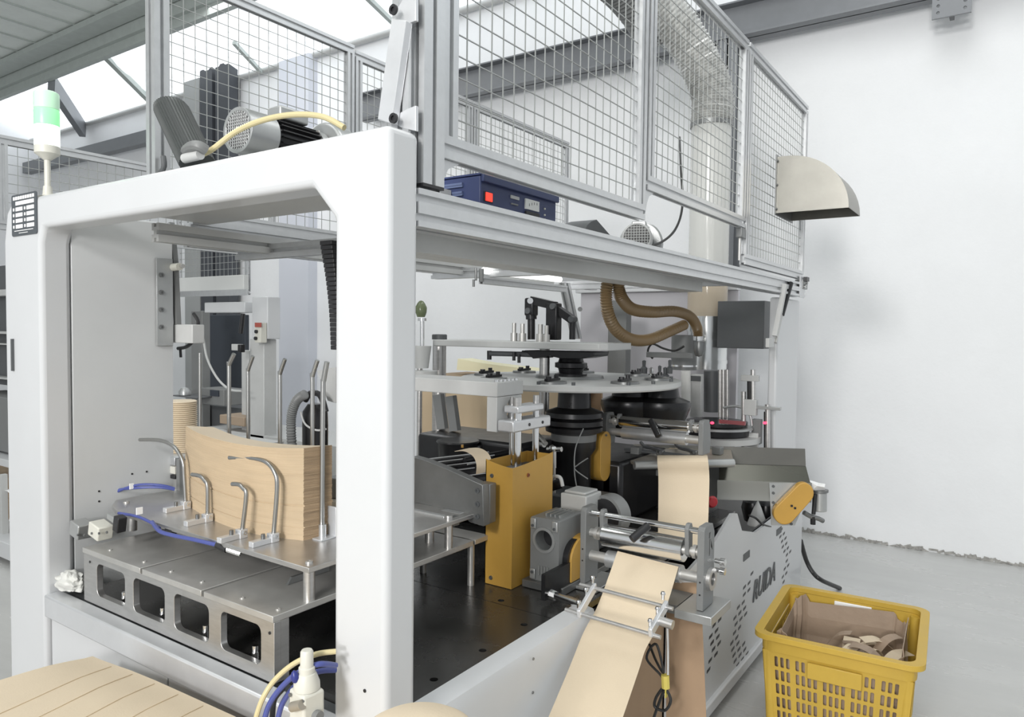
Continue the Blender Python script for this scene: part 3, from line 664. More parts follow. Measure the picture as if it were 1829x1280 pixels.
O('roll_body', G().lathe([(rr-.012, 0), (rr, .012), (rr, .99), (rr-.006, 1.008), (rr-.022, 1.018), (.02, 1.022), (.001, 1.022)], cc, n=64), kraft, t)
# ================================================================ safety fences on the machine top
def fence_panel(name, label, x0, x1, y, z0, z1, w_=.045, group=None, stiles=(1, 1), toprail=True, step=.05, wr=.0019):
    t = T(name, label, 'fence panel', (x0, y, z0), group)
    mk = lambda a, b: (a, y, b)
    def bar(nm, p0, p1, wd): O(nm, extr(G(), p0, p1, w_, .03, 1, 1, wd), alu, t)
    h = w_/2
    bar('bottom_rail', (x0, y, z0+h), (x1, y, z0+h), (0, 0, 1))
    bar('top_rail', (x0, y, z1-h), (x1, y, z1-h), (0, 0, 1))
    if stiles[0]: bar('stile', (x0+h, y, z0+w_), (x0+h, y, z1-w_), (1, 0, 0))
    if stiles[1]: bar('stile', (x1-h, y, z0+w_), (x1-h, y, z1-w_), (1, 0, 0))
    O('wire_mesh', wiremesh(x0+w_, x1-w_, z0+w_, z1-w_, mk, step, wr), wire, t, kind='stuff')
    g = G()
    for sx_, dx in ((x0+w_, .04), (x1-w_, -.04)): g.prism([(sx_, z0), (sx_+dx, z0), (sx_+dx*.35, z0-.018), (sx_, z0-.045)], y-.004, y+.004, 'y')
    return t
FY = 1.085
t = T('fence_corner_post', 'heavy aluminium corner post of the near fence standing beside the portal corner', 'post', (1.23, FY, 2.03))
O('post_bar', extr(G(), (1.235, 1.085, 2.035), (1.235, 1.085, 3.09), .07, .045, 1, 1, (1, 0, 0), sw=.013), alu, t)
O('side_bar', extr(G(), (1.19, 1.11, 2.06), (1.19, 1.11, 3.09), .028, .05, 1, 1, (1, 0, 0)), alu, t)
O('end_cap', G().box(1.20, 1.27, 1.063, 1.107, 2.028, 2.035), blk, t)
fence_panel('near_fence_panel', 'largest wire mesh fence panel directly above the blue power box', 1.275, 2.365, FY, 2.105, 3.09, .052, 'near side fence panels')
fence_panel('near_fence_panel', 'middle near fence panel, its bottom rail higher, before the flexible duct', 2.385, 3.50, FY, 2.215, 3.09, .05, 'near side fence panels')
fence_panel('near_fence_panel', 'narrow-looking fence panel at the right end behind the curved steel hood', 3.52, 4.70, FY, 2.045, 3.09, .05, 'near side fence panels')
g = G(); 
for xa, s_ in ((1.275, 1), (2.385, 1)):
    z0 = 2.105 if xa < 2 else 2.215
    O('rail_gusset', G().prism([(xa, z0), (xa+.075, z0), (xa+.03, z0-.02), (xa+.012, z0-.05), (xa, z0-.085)], FY-.005, FY+.005, 'y'), alu, label='curved corner gusset under the fence rail '+('by the corner post' if xa < 2 else 'by the middle panel'), cat='gusset')
t = T('fence_latch', 'small black and steel latch block under the middle near fence panel', 'latch', (3.47, FY, 2.16))
O('latch_body', G().box(3.44, 3.50, FY-.02, FY+.01, 2.165, 2.21), castm, t, bev=.003); O('latch_pin', G().cyl((3.47, FY, 2.06), (3.47, FY, 2.165), .006), steel, t)
t = T('fence_corner_bracket', 'black and white foot block at the lower right corner of the near fence', 'bracket', (4.66, FY, 2.0))
O('foot_plate', G().box(4.60, 4.71, 1.05, 1.10, 1.985, 2.04), castm, t, bev=.003); many('foot_bolt', sockbolt(G(), (0, 0, 0), (0, -1, 0), .011, .008), [(4.63, 1.05, 2.0), (4.68, 1.05, 2.025)], chrome, t)
O('switch_key', G().box(4.60, 4.66, 1.03, 1.05, 2.03, 2.055), blk, t)
# far fence
BY = 2.80
fence_panel('far_fence_panel', 'far side fence panel in front of the dark wall column, above the silver motor', 1.56, 2.62, BY, 2.15, 3.14, .045, 'far side fence panels')
fence_panel('far_fence_panel', 'far side fence panel between the strut and the near corner post', 2.63, 3.60, BY, 2.15, 3.12, .045, 'far side fence panels')
fence_panel('far_fence_panel', 'far side fence panel seen through the near mesh above the power box', 3.61, 4.78, BY, 2.15, 3.12, .045, 'far side fence panels')
# front left post of the far fence
t = T('front_fence_post', 'tall aluminium fence post on the portal top, left of the black ribbed filter', 'post', (1.2, 2.2, 2.135))
a = U(283, 290, x=1.27)
O('post_bar', extr(G(), (1.27, a.y, 2.12), (1.27, a.y, 3.2), .05, .05, 1, 1, (1, 0, 0), sw=.012), alu, t)
O('hook_block', G().tube([(1.26, a.y-.03, 2.19), (1.26, a.y-.05, 2.21), (1.26, a.y-.045, 2.24)], .008, sm=3), dgrey, t)
# fence left of the tower light, on the machine standing behind
fx = 2.6
def yfence(name, label, x, y0, y1, z0, z1, step=.05):
    t = T(name, label, 'fence panel', (x, (y0+y1)/2, z0)); h = .02
    O('top_rail', extr(G(), (x, y0, z1-h), (x, y1, z1-h), .04, .03, 1, 1, (0, 0, 1)), alu, t); O('bottom_rail', extr(G(), (x, y0, z0+h), (x, y1, z0+h), .04, .03, 1, 1, (0, 0, 1)), alu, t)
    for yy in (y0+.02, y1-.02): O('stile', extr(G(), (x, yy, z0+.04), (x, yy, z1-.04), .04, .03, 1, 1, (0, 1, 0)), alu, t)
    O('wire_mesh', wiremesh(y0, y1, z0, z1, lambda a, b: (x, a, b), step, .0019), wire, t, kind='stuff'); return t
def xfence2(name, label, x0, x1, y, z0, z1):
    t = fence_panel(name, label, x0, x1, y, z0, z1, .045); return t
q = U(125, 297, y=4.3)
xfence2('rear_machine_fence', 'wire fence of the neighbouring machine, left of and behind the tower light', 1.6, 3.3, 4.3, 2.2, 2.68)
q2 = U(60, 290, y=4.3)
# ================================================================ hinge strut
t = T('door_strut', 'pale steel door strut with pivot plates fixed to the corner post', 'strut', (1.17, 1.15, 2.14))
X = 1.16
a = U(706, 213, x=X); b = U(711, 20, x=X); 
g = G(); pl = [U(678, 215, x=X), U(703, 222, x=X), U(729, 38, x=X), U(703, 34, x=X)]
g.prism([(p.y, p.z) for p in pl], X-.006, X+.014, 'x'); O('strut_arm', g, tray_m, t, bev=.002)
for k, (cx, cy) in enumerate(((708, 20), (708, 213))):
    P0 = U(cx, cy, x=X); m_ = 1 if k == 0 else -1
    q = [U(cx+dx, cy+dy, x=X) for dx, dy in (((-12, -2), (-6, 14), (10, 18), (26, 12), (26, -30), (2, -25)) if k == 0 else ((-12, 4), (-4, -14), (10, -22), (26, -28), (26, 18), (0, 12)))]
    O('pivot_plate', G().prism([(p.y, p.z) for p in q], X+.015, X+.024, 'x'), tray_m, t, bev=.001)
    O('pivot_bolt', sockbolt(G(), P0-V((.006, 0, 0)), (-1, 0, 0), .011, .006), blk, t)
# ================================================================ signal tower
t = T('signal_tower', 'signal tower lamp glowing green and white on the left end of the portal', 'signal light', U(86, 334, x=1.13))
c = U(84, 250, x=1.14); cx, cy = c.x, c.y
def zz(py, px=84): return U(px, py, x=1.14).z
r_ = .0375
O('foot', G().prism(rrect(cx-.03, cx+.03, cy-.03, cy+.03, .01), 2.135, 2.142, 'z').lathe([(.018, 0), (.015, .01), (.013, .035)], (cx, cy, 2.142)), cream, t)
O('stem', G().cyl((cx, cy, 2.17), (cx, cy, zz(285)), .0095), cream, t)
O('collar', G().lathe([(.012, 0), (r_*.7, .012), (r_, .020), (r_, zz(262)-zz(286))], (cx, cy, zz(286))), cream, t)
for nm, ya, yb, m_ in (('white_lens', 262, 225, whitelit), ('green_lens', 225, 196, greenlit), ('top_lens', 196, 166, greenpale)):
    za, zb = zz(ya), zz(yb); O(nm, G().lathe([(r_*.96, 0), (r_, .002), (r_, zb-za-.003), (r_*.96, zb-za)]+([(r_*.8, zb-za+.004), (.001, zb-za+.005)] if nm == 'top_lens' else []), (cx, cy, za), n=28), m_, t)
# ================================================================ ribbed filter + motor on portal
t = T('intake_filter', 'black ribbed rounded intake filter leaning beside the fence post', 'filter', U(350, 280, x=1.35))
a = U(348, 282, x=1.17); b = U(307, 196, x=1.17); d = (b-a).normalized()
n = 72; prof = [(.050+(.0022 if k % 2 else -.0012))*1.0 for k in range(n)]
vs = []; fs = []; m3 = frame(d); L = (b-a).length
for j, (h, s_) in enumerate(((-.02, 1), (L*.99, 1), (L+.015, .9), (L+.022, .7))):
    for i in range(n): aa = 2*PI*i/n; rr = prof[i]*s_; vs.append(a + m3 @ V((rr*math.cos(aa), rr*math.sin(aa)*.75, h)))
for j in range(3):
    for i in range(n): fs.append((j*n+i, j*n+(i+1) % n, (j+1)*n+(i+1) % n, (j+1)*n+i))
fs.append(tuple(range(3*n, 4*n))); fs.append(tuple(range(n-1, -1, -1)))
O('ribbed_shell', G().add(vs, fs), ribm, t, smooth=False)
O('filter_neck', G().tube([U(328, 282, x=1.15), U(335, 266, x=1.13), U(352, 260, x=1.12), U(368, 268, x=1.14)], .014, sm=5), mgrey, t)
O('hose_clip', G().cyl(U(330, 283, x=1.13), U(358, 276, x=1.13), .013, n=12), lgrey, t)
t = T('blower_motor', 'silver electric motor with round fan grille on top of the portal', 'motor', U(520, 255, x=1.5))
X = 1.42; a = U(426, 235, x=X); axd = V((.80, -.62, .0)).normalized()
axd = V((.999, .03, .0)).normalized(); R0 = .072
c0 = U(424, 232, x=1.42)
fc_ = O('fan_cowl', G().ring(c0, c0+axd*.11, R0, R0*.84, n=40).cyl(c0+axd*.012, c0+axd*.014, R0*.9, n=40), silver, t, bev=.003)
O('fan_dark', G().cyl(c0+axd*.008, c0+axd*.011, R0*.83, n=32), blk, t)
g = G(); m3 = frame(axd); 
for k in range(-6, 7):
    u_ = k*R0*.135; h_ = math.sqrt(max(0, (R0*.84)**2-u_*u_))
    if h_ > .005:
        g.cyl(c0 + m3 @ V((u_, -h_, .003)), c0 + m3 @ V((u_, h_, .003)), .0016, n=6); g.cyl(c0 + m3 @ V((-h_, u_, .003)), c0 + m3 @ V((h_, u_, .003)), .0016, n=6)
O('fan_grille', g, silver, fc_, kind='stuff')
O('hub_cap', G().cyl(c0 + m3 @ V((0, 0, -.001)), c0 + m3 @ V((0, 0, .006)), .010), cream, t)
g = G().cyl(c0+axd*.11, c0+axd*.30, R0*.82, n=40)
for k in range(22):
    aa = 2*PI*k/22; dr = m3 @ V((math.cos(aa), math.sin(aa), 0)); g.obox(c0+axd*.21+dr*R0*.88, (.004, R0*.2, .17), (frame(axd) @ Matrix.Rotation(aa-PI/2, 3, 'Z')))
O('finned_body', g, blk2, t)
O('motor_foot', G().box((c0+axd*.2).x-.06, (c0+axd*.2).x+.06, (c0+axd*.2).y-.05, (c0+axd*.2).y+.05, 2.113, c0.z-R0*.8), dgrey, t)
O('end_bell', G().cyl(c0+axd*.30, c0+axd*.33, R0*.95, n=36), silver, t)
p = U(537, 196, x=1.42); O('terminal_box', G().obox(c0+axd*.20+V((0, 0, R0+.018)), (.12, .07, .042), Matrix.Rotation(math.atan2(axd.y, axd.x), 3, 'Z')), silver, t, bev=.008, seg=3)
O('blower_volute', G().ring(c0+axd*.345, c0+axd*.43, R0*1.5, R0*.3, n=40), silver, t, bev=.012, seg=4)
many('bell_bolt', sockbolt(G(), (0, 0, 0), -axd, .006, .006), [c0+axd*.298+(m3 @ V((R0*.97*math.cos(q_), R0*.97*math.sin(q_), 0))) for q_ in (.6, 2.2, 3.7, 5.3)], steel, t)
cable('air_hose', [U(356, 278, x=1.16), U(380, 266, x=1.17), U(420, 236, x=1.2), U(465, 216, x=1.22), U(520, 205, x=1.24), (U(575, 208, x=1.25)), U(615, 228, x=1.26)], .0075, hosey, 'yellowed hose arching over the portal in front of the silver motor', 'hose')
# ================================================================ blue power box
t = T('power_box', 'dark blue steel power supply with lit red switch and dial on the machine top', 'power supply', (2.2, 1.3, 2.03))
zb = 2.045
A = U(858, 365, z=zb)  # front lower-left corner
fy = 1.235
L0 = U(858, 360, y=fy); R0_ = U(993, 390, y=fy)
x0, x1 = L0.x, R0_.x; zt = U(858, 312, y=fy).z; zb = min(zb, zt-.12)
yb_ = fy+.26
O('case', G().box(x0, x1, fy, yb_, zb, zt), blue, t, bev=.004)
O('front_bezel', G().box(x0, x1, fy-.012, fy-.0015, zt-.018, zt+.002), blue, t, bev=.002)
def fr(px, py): return U(px, py, y=fy)
def fbox(nm, pa, pb, m_, d_=.004, lab=None): a = fr(*pa); b = fr(*pb); g = G().box(min(a.x, b.x), max(a.x, b.x), fy-d_, fy+.001, min(a.z, b.z), max(a.z, b.z)); O(nm, g, m_, t, bev=.0008, label=lab)
fbox('red_switch', (866, 343), (877, 361), redlit, .006, 'lit red rocker switch')
fbox('switch_frame', (864, 341), (879, 363), blk, .003)
fbox('counter_window', (911, 348), (926, 358), lgrey)
fbox('label_patch', (912, 362), (924, 368), mgrey)
fbox('dial_meter', (937, 354), (961, 379), dial, .005)
fbox('meter_base', (937, 376), (961, 388), blk, .007)
many('panel_led', G().cyl((0, -.004, 0), (0, 0, 0), .003, n=10), [fr(972, 373), fr(972, 384), fr(972, 392)], cream, t)
g = G()
many('dial_mark', G().box(-.0006, .0006, -.0058, -.0048, -.004, .004), [V((fr(943+k*4.5, 366).x, fy, fr(943+k*4.5, 366-2*math.sin(k*.8)).z)) for k in range(4)], blk, t)
many('side_louvre', G().prism([(-.07, 0), (.07, 0), (.07, .010), (-.07, .010)], -.006, .003, 'x').box(-.008, -.003, -.07, .07, .006, .012), [V((x0, (fy+yb_)/2-.0, zb+.02+k*.024)) for k in range(4)], mat('blue_louvre', (.10, .13, .24), .45), t)
O('lid_seam', G().box(x0-.002, x1+.002, fy-.002, yb_+.002, zt+.001, zt+.006), blue, t)
# shelf the box and small blower stand on
O('top_shelf_plate', G().box(x0-.05, x1+.10, 1.142, 1.56, 2.030, 2.042), lgrey, label='grey sheet shelf across the beams under the power box', cat='shelf')
O('blower_shelf', G().box(2.85, 3.95, 1.142, 1.56, 2.030, 2.042), lgrey, label='grey sheet shelf across the beams under the small blower', cat='shelf')
# ================================================================ small blower at the right of the top beam
t = T('small_blower', 'small grey blower motor with round grille on the machine top near the duct', 'motor', U(1165, 440, y=1.35))
c1 = U(1137, 424, y=1.30); ax1 = V((.94, .34, 0)).normalized(); m3 = frame(ax1); R1 = .062
fc_ = O('fan_cowl', G().ring(c1, c1+ax1*.08, R1, R1*.85, n=32), lgrey, t, bev=.003)
O('fan_dark', G().cyl(c1+ax1*.008, c1+ax1*.012, R1*.86, n=28), blk, t)
g = G()
for k in range(-4, 5):
    u_ = k*R1*.18; h_ = math.sqrt(max(0, (R1*.84)**2-u_*u_)); g.cyl(c1+m3 @ V((u_, -h_, .003)), c1+m3 @ V((u_, h_, .003)), .0018, n=6); g.cyl(c1+m3 @ V((-h_, u_, .003)), c1+m3 @ V((h_, u_, .003)), .0018, n=6)
O('fan_grille', g, lgrey, fc_, kind='stuff')
O('motor_body', G().cyl(c1+ax1*.08, c1+ax1*.2, R1*.9, n=28), blk2, t)
O('volute', G().ring(c1+ax1*.2, c1+ax1*.26, R1*1.55, R1*.4, n=32), silver, t, bev=.008)
O('terminal_box', G().obox(c1+ax1*.13+V((0, 0, R1)), (.07, .06, .04), Matrix.Rotation(.35, 3, 'Z')), silver, t, bev=.004)
cable('motor_cable', [U(1143, 442, y=1.28), U(1180, 433, y=1.28), U(1207, 408, y=1.28), U(1219, 365, y=1.3), U(1216, 300, y=1.35), U(1214, 245, y=1.5)], .0055, cablem, 'black cable rising from the small blower in front of the clear duct', 'cable')
t = T('dark_scoop', 'dark wedge-shaped sheet hood standing on the machine top left of the small blower', 'hood', U(1065, 415, y=1.4))
pts = [U(a, b, y=1.4) for a, b in ((1044, 413), (1048, 402), (1056, 395), (1066, 392), (1094, 424))]; pts = [V((pts[0].x, 0, 2.043))]+pts+[V((pts[-1].x+.02, 0, 2.043))]
O('scoop_sheet', G().prism([(p.x, p.z) for p in pts], 1.40, 1.52, 'y'), dgrey, t, bev=.002)
# ================================================================ suction duct
t = T('suction_duct', 'clear vertical suction pipe with metal cuffs between the fence and the wall', 'duct', (4.75, 1.7, 1.45))
def dp(py, px=1262): return U(px, py, y=1.72)
DX = dp(600).x; DY = 1.72; R2 = .5*(U(1300, 600, y=1.72).x-U(1224, 600, y=1.72).x)*.80
R2 = .132
zc = lambda py: dp(py).z
O('clear_pipe', G().ring((DX, DY, zc(565)), (DX, DY, 2.04), R2, R2-.004, n=40), clearb, t)
O('clear_pipe', G().ring((DX, DY, 2.04), (DX, DY, zc(212)), R2, R2-.004, n=40), clearp, t)
for a_, b_, r_ in ((565, 592, 1.03), (592, 606, .98), (606, 642, 1.03), (642, 648, 1.06), (648, 658, 1.03)):
    O('metal_cuff', G().ring((DX, DY, zc(b_)), (DX, DY, zc(a_)), R2*r_, R2*.95, n=40), galv, t)
O('pipe_clamp', G().ring((DX, DY, zc(222)), (DX, DY, zc(214)), R2*1.05, R2, n=40), castm, t)
t = T('flexible_duct', 'crinkled silvery flexible duct bending up from the clear suction pipe', 'duct', (DX, DY, zc(212)))
pts = spline([V((DX, DY, zc(216))), V((DX, DY, zc(160))), V((DX-.05, DY+.06, zc(110))), V((DX-.16, DY+.16, zc(50))), V((DX-.30, DY+.30, zc(-10))), V((DX-.45, DY+.45, zc(-70)))], 22)
O('duct_skin', G().tube(pts, R2, n=36, wob=lambda i: R2*(1.06 if i % 2 else .98)+random.uniform(-.003, .003)), mat('silver_film', (.60, .60, .58), .3, metal=.35, noise=.35, nscale=22, bump=.5, bscale=18, alpha=.78), t)
t = T('shaded_duct_bend', 'bend of the flexible duct high above the fence, its inner shade put into darker grey', 'duct', (3.9, 2.4, 3.3))
O('duct_skin', G().tube(spline([U(1175, 60, y=2.1), U(1135, 0, y=2.15), U(1090, -45, y=2.2), U(1030, -75, y=2.25)], 16), .15, n=30, wob=lambda i: .155 if i % 2 else .145), mgrey, t)  # mid grey paints in the shade inside the main duct's bend
t = T('cyclone_cuff', 'second smaller metal cuff beside the suction duct taking the brown hoses', 'duct', U(1230, 650, y=1.6))
CX = U(1222, 620, y=1.62).x; z1_ = U(1222, 598, y=1.62).z; z0_ = U(1222, 660, y=1.62).z
O('cuff_shell', G().ring((CX, 1.62, z0_), (CX, 1.62, z1_), .075, .068, n=32), mgrey, t)
O('cuff_band', G().ring((CX, 1.62, z0_+.02), (CX, 1.62, z0_+.03), .079, .074, n=32), chrome, t)
HY = 1.50
O('elbow_ring', G().cyl(U(1247, 607, y=HY), U(1247, 600, y=HY), .031), chrome, t)
O('elbow_bulb', G().lathe([(.001, 0), (.020, .006), (.030, .03), (.032, .07), (.028, .09)], U(1248, 637, y=HY)), castm, t)
for k, (pxs, lab) in enumerate(((((1106, 488), (1105, 515), (1112, 535), (1130, 552), (1165, 557), (1205, 556), (1232, 565), (1245, 585), (1247, 606)), 'brown spiral hose running level then down into the cuff'), (((1089, 488), (1083, 520), (1085, 555), (1100, 588), (1128, 606), (1160, 606), (1195, 592), (1222, 580)), 'brown spiral hose sagging in the lower loop'))):
    pts = spline([U(a, b, y=HY+.04*k) for a, b in pxs], 16)
    t = T('suction_hose', lab, 'hose', pts[0], 'brown spiral hoses'); O('spiral_wall', G().tube(pts, .026, n=14, wob=lambda i: .030 if i % 2 else .0235), hoseb, t)
# hood on the fence
t = T('outlet_hood', 'quarter-round stainless outlet hood fixed on the right end of the near fence', 'hood', U(1440, 390, y=1.0))
ya, yb2 = 1.055, .70
hx0 = U(1392, 375, y=1.055)
def arc(cx, cz, r, k=12): return [(cx+0*r, 0)]
A = U(1388, 280, y=1.05); 
# side profile in the y-z plane: back edge at the fence, arc falling outwards (-y)
zt_ = U(1392, 283, y=1.05).z; zb_ = U(1388, 381, y=1.05).z; yo = .70; H = zt_-zb_
prof = [(1.05, zb_), (1.05, zt_)]+[(1.05-(.04+(1.05-yo-.04)*math.sin(i/12*PI/2)), zb_+.0+H*math.cos(i/12*PI/2)) for i in range(13)]
xa = U(1388, 330, y=1.05).x; 
for xx in (xa, xa+.32): O('side_cheek', G().prism(prof, xx, xx+.004, 'x'), hoodm, t)
g = G(); pr = prof[1:]; vs = []
for y_, z_ in pr: vs += [(xa, y_, z_), (xa+.324, y_, z_), (xa, y_, z_+.003), (xa+.324, y_, z_+.003)]
fs = []
for i in range(len(pr)-1): a_ = 4*i; fs += [(a_, a_+1, a_+5, a_+4), (a_+2, a_+6, a_+7, a_+3), (a_, a_+4, a_+6, a_+2), (a_+1, a_+3, a_+7, a_+5)]
O('curved_top', G().add(vs, fs), hoodm, t)
O('back_flange', G().box(xa-.02, xa+.344, 1.05, 1.056, zb_-.01, zt_+.012), castm, t)
many('flange_bolt', hexbolt(G(), (0, 0, 0), (0, -1, 0), .007, .005), [(xa-.008, 1.05, zb_+.02), (xa-.008, 1.05, zt_-.02), (xa-.008, 1.05, (zb_+zt_)/2)], castm, t)
# ================================================================ rear portal end panels
t = T('rear_portal', 'white rear end panel of the machine right of the dark chute cabinet', 'machine frame', (4.7, 1.4, .76))
O('end_post', G().box(4.25, 4.74, 1.10, 1.15, .83, 1.92), white, t, bev=.012, seg=3)

t = T('rear_hopper', 'dark grey sheet cabinet with green lamp under the right end of the beam', 'cabinet', (4.4, 1.7, 1.1))
a = U(1302, 515, y=1.60); b = U(1302, 620, y=1.60)
O('cabinet_body', G().box(a.x, 4.69, 1.30, 1.60, b.z, min(a.z, 1.92)), dgrey, t, bev=.004)
O('green_lamp', G().cyl(U(1309, 548, x=a.x-.004), U(1309, 548, x=a.x), .014), mat('green_lamp', (.03, .25, .10), .4, emit=.3), t)
a = U(1040, 520, x=5.2)
t = T('rear_enclosure', 'pale grey rear enclosure panel with white top band behind the brown hoses', 'panel', (5.2, 2.4, .9))
O('enclosure_sheet', G().box(5.18, 5.22, 1.62, a.y, 0, U(1150, 522, x=5.2).z), mat('rear_enclosure', (.50, .49, .52), .5), t)
O('top_band', G().box(5.14, 5.24, 1.62, a.y+.03, U(1150, 522, x=5.2).z+.002, U(1150, 498, x=5.2).z), white, t, bev=.004)
q = U(1101, 520, x=4.6); q2 = U(1101, 668, x=4.6)
O('rear_column', G().box(4.6, 4.68, U(1118, 600, x=4.6).y, U(1086, 600, x=4.6).y, 1.3, 1.93), mgrey, label='grey square column behind the brown hoses', cat='column')
t = T('gas_strut', 'grey gas strut hanging under the right end of the side beam', 'strut', U(1412, 500, y=1.0))
O('strut_tube', G().cyl(U(1412, 505, y=1.06), U(1396, 562, y=1.08), .016), blk, t); O('strut_rod', G().cyl(U(1396, 562, y=1.08), U(1385, 612, y=1.09), .008), steel, t)
O('strut_foot', G().obox(U(1375, 612, y=1.085), (.10, .02, .05)), lgrey, t, bev=.003)
O('strut_arm', G().tube([U(1402, 508, y=1.05), U(1384, 600, y=1.08)], .018, n=4), lgrey, t)
# hanging lamp bar with strut
t = T('lamp_bar', 'white ribbed lamp bar hanging in an aluminium frame under the machine roof', 'lamp', U(930, 490, y=2.4))
LY = 2.1; a = U(850, 503, y=LY); b = U(1000, 515, y=LY)
O('lamp_frame', extr(G(), U(860, 500, y=LY), U(1010, 516, y=LY), .035, .03, 1, 1, (0, 0, 1)), alu, t)
O('lamp_lens', G().tube([U(864, 483, y=LY+.02), U(1000, 499, y=LY+.02)], .017, n=10), mat('lit_lamp_lens', (1, 1, .97), .4, emit=1.0), t)
O('end_bracket', G().cyl(U(860, 480, y=LY), U(860, 503, y=LY), .012), mgrey, t); O('wire_hook', G().tube([U(850, 478, y=LY), U(850, 500, y=LY), U(846, 500, y=LY), U(846, 512, y=LY)], .006), castm, t)
t = T('inner_door_strut', 'aluminium arm with dark slot slanting down right of the lamp bar', 'strut', U(1020, 520, y=2.2))
O('arm_bar', extr(G(), U(1008, 505, y=2.15), U(1030, 605, y=2.15), .07, .04, 1, 1, (1, 0, 0), sw=.02), alu, t); O('pivot_knob', G().cyl(U(1036, 552, y=2.12), U(1036, 552, y=2.16), .014), castm, t)
# ================================================================ casting arm and slotted drum behind the post
t = T('bridge_casting', 'dark machined casting arm with three socket bolts left of the yellow column', 'machine arm', U(860, 940, x=1.9))
X = 1.93
pl = [U(a, b, x=X) for a, b in ((735, 815), (760, 822), (800, 838), (862, 866), (864, 940), (838, 932), (822, 914), (735, 896))]
O('arm_web', G().prism([(p.y, p.z) for p in pl], X, X+.035, 'x'), castm, t, bev=.002)
pb = [U(853, y_, x=X) for y_ in (876, 900, 922)]
many('arm_bolt', sockbolt(G(), (0, 0, 0), (-1, 0, 0), .009, .004), pb, dgrey, t)
e0 = U(864, 866, x=X); e1 = U(864, 940, x=X)
O('end_lug', G().box(X+.037, X+.075, e0.y+.002, e0.y+.05, e1.z, e0.z-.004), castm, t, bev=.003)
O('bevel_block', G().prism([(U(798, 908, x=X).y, U(798, 908, x=X).z), (U(830, 912, x=X).y, U(830, 914, x=X).z), (U(836, 925, x=X).y, U(836, 925, x=X).z), (U(798, 918, x=X).y, U(798, 918, x=X).z)], X-.03, X-.002, 'x'), alu, t)
t = T('slotted_drum', 'black slotted guide drum behind the casting arm, kraft strip curling over it', 'roller', U(800, 850, x=2.3))
d0 = U(745, 820, x=2.25); d1 = U(880, 850, x=2.45)
ax_ = V((1, -.45, .03)).normalized()
dc = U(800, 842, x=2.25)
for i in range(7):
    off = V((.06, .75, .62)).normalized()*(.042*(i-3)); off.z -= .006*abs(i-2)**1.5
    O('drum_slat', G().obox(dc+off, (.030, .010, .52), ax=ax_), blk2, t, bev=.003)
    O('slat_edge', G().cyl(dc+off-ax_*.26+V((0, -.012, .010)), dc+off+ax_*.26+V((0, -.012, .010)), .003, n=8), alu, t)
O('drum_core', G().cyl(dc-ax_*.24-V((0, 0, .05)), dc+ax_*.24-V((0, 0, .05)), .05, n=24), blk, t)
kp = [U(812, 806, x=2.28), U(830, 806, x=2.27), U(845, 815, x=2.24), U(851, 830, x=2.22), U(850, 847, x=2.21)]
O('kraft_curl', G().strip(spline(kp, 6), V((.07, -.02, .006)), .0012), kraft, label='short kraft paper strip curling over the black drum', cat='paper')
t = T('black_roller_rods', 'pair of long black tie rods running back over the slotted drum', 'rod', U(900, 815, x=2.6))
O('tie_rod', G().cyl(U(830, 822, x=2.35), U(955, 798, x=2.8), .012), blk2, t); O('tie_rod', G().cyl(U(850, 838, x=2.35), U(960, 812, x=2.8), .012), blk2, t)
O('rod_gleam', G().cyl(U(835, 829, x=2.3), U(930, 813, x=2.7), .003), alu, t)
t = T('black_cup_tray', 'black round tray with dark green rim under the white arm bracket', 'tray', U(820, 800, x=2.5))
p = U(818, 788, x=2.55); O('tray_bowl', G().lathe([(.05, -.09), (.085, -.085), (.09, -.01), (.098, 0), (.094, .006), (.06, .004), (.02, .002), (.001, .002)], p, n=36), blk2, t)
O('tray_bracket', G().obox(p+V((.06, -.06, -.05)), (.06, .05, .07), Matrix.Rotation(.4, 3, 'Z')), blk, t, bev=.006)
O('brass_nut', G().cyl(U(826, 799, x=2.4), U(826, 794, x=2.4), .006), mat('brass', (.6, .35, .1), .3, metal=.9), t)
for i, (px, py, dx, dz) in enumerate(((795, 745, 1, .14), (813, 748, 1, .13))):
    O('tilted_blade', G().obox(U(px-8+i*4, py-10, x=2.75), (.03, .05, .17), Matrix.Rotation(-.18, 3, 'X')), mgrey, label=('left', 'right')[i]+' tilted steel blade standing behind the round black tray', cat='blade')
# tall tube under the upper plate, and rod
# ================================================================ upper plate, pillars, arms (cup forming turret)
XP = 2.75
t = T('upper_plate', 'long pale bearing plate on a round pillar above the turret disc', 'plate', U(785, 780, x=XP))
A = U(766, 607, x=XP); B = U(1073, 612, x=XP); A2 = U(766, 618, x=XP); B2 = U(1073, 624, x=XP)
zt_ = (A.z+B.z)/2; th = A.z-A2.z
O('plate', G().prism([(XP, B.y+.01), (XP, A.y-.03), (XP+.03, A.y), (XP+.18, A.y), (XP+.24, A.y-.06), (XP+.30, B.y), (XP+.03, B.y-.02)], zt_-th, zt_, 'z'), lgrey, t, bev=.004)
p = U(785, 607, x=XP+.07)
O('pillar_cap', G().lathe([(.038, 0), (.038, .022), (.034, .026), (.001, .026)], (p.x, p.y, zt_)), dgrey, t)
O('pillar', G().cyl((p.x, p.y, .83), (p.x, p.y, zt_-th), .034, n=28), steel2, t)
O('thin_pillar', G().cyl((p.x-.09, p.y+.05, .98), (p.x-.09, p.y+.05, zt_-th-.11), .013), steel2, t)
O('pillar_socket', G().cyl((p.x-.09, p.y+.05, .95), (p.x-.09, p.y+.05, .99), .035), alu, t)
pc = U(1142-700, 0, x=1) if 0 else None
q = U(972, 700, x=XP+.12); O('pillar', G().cyl((q.x, q.y, 1.3), (q.x, q.y, zt_-th), .024, n=20), steel2, t)
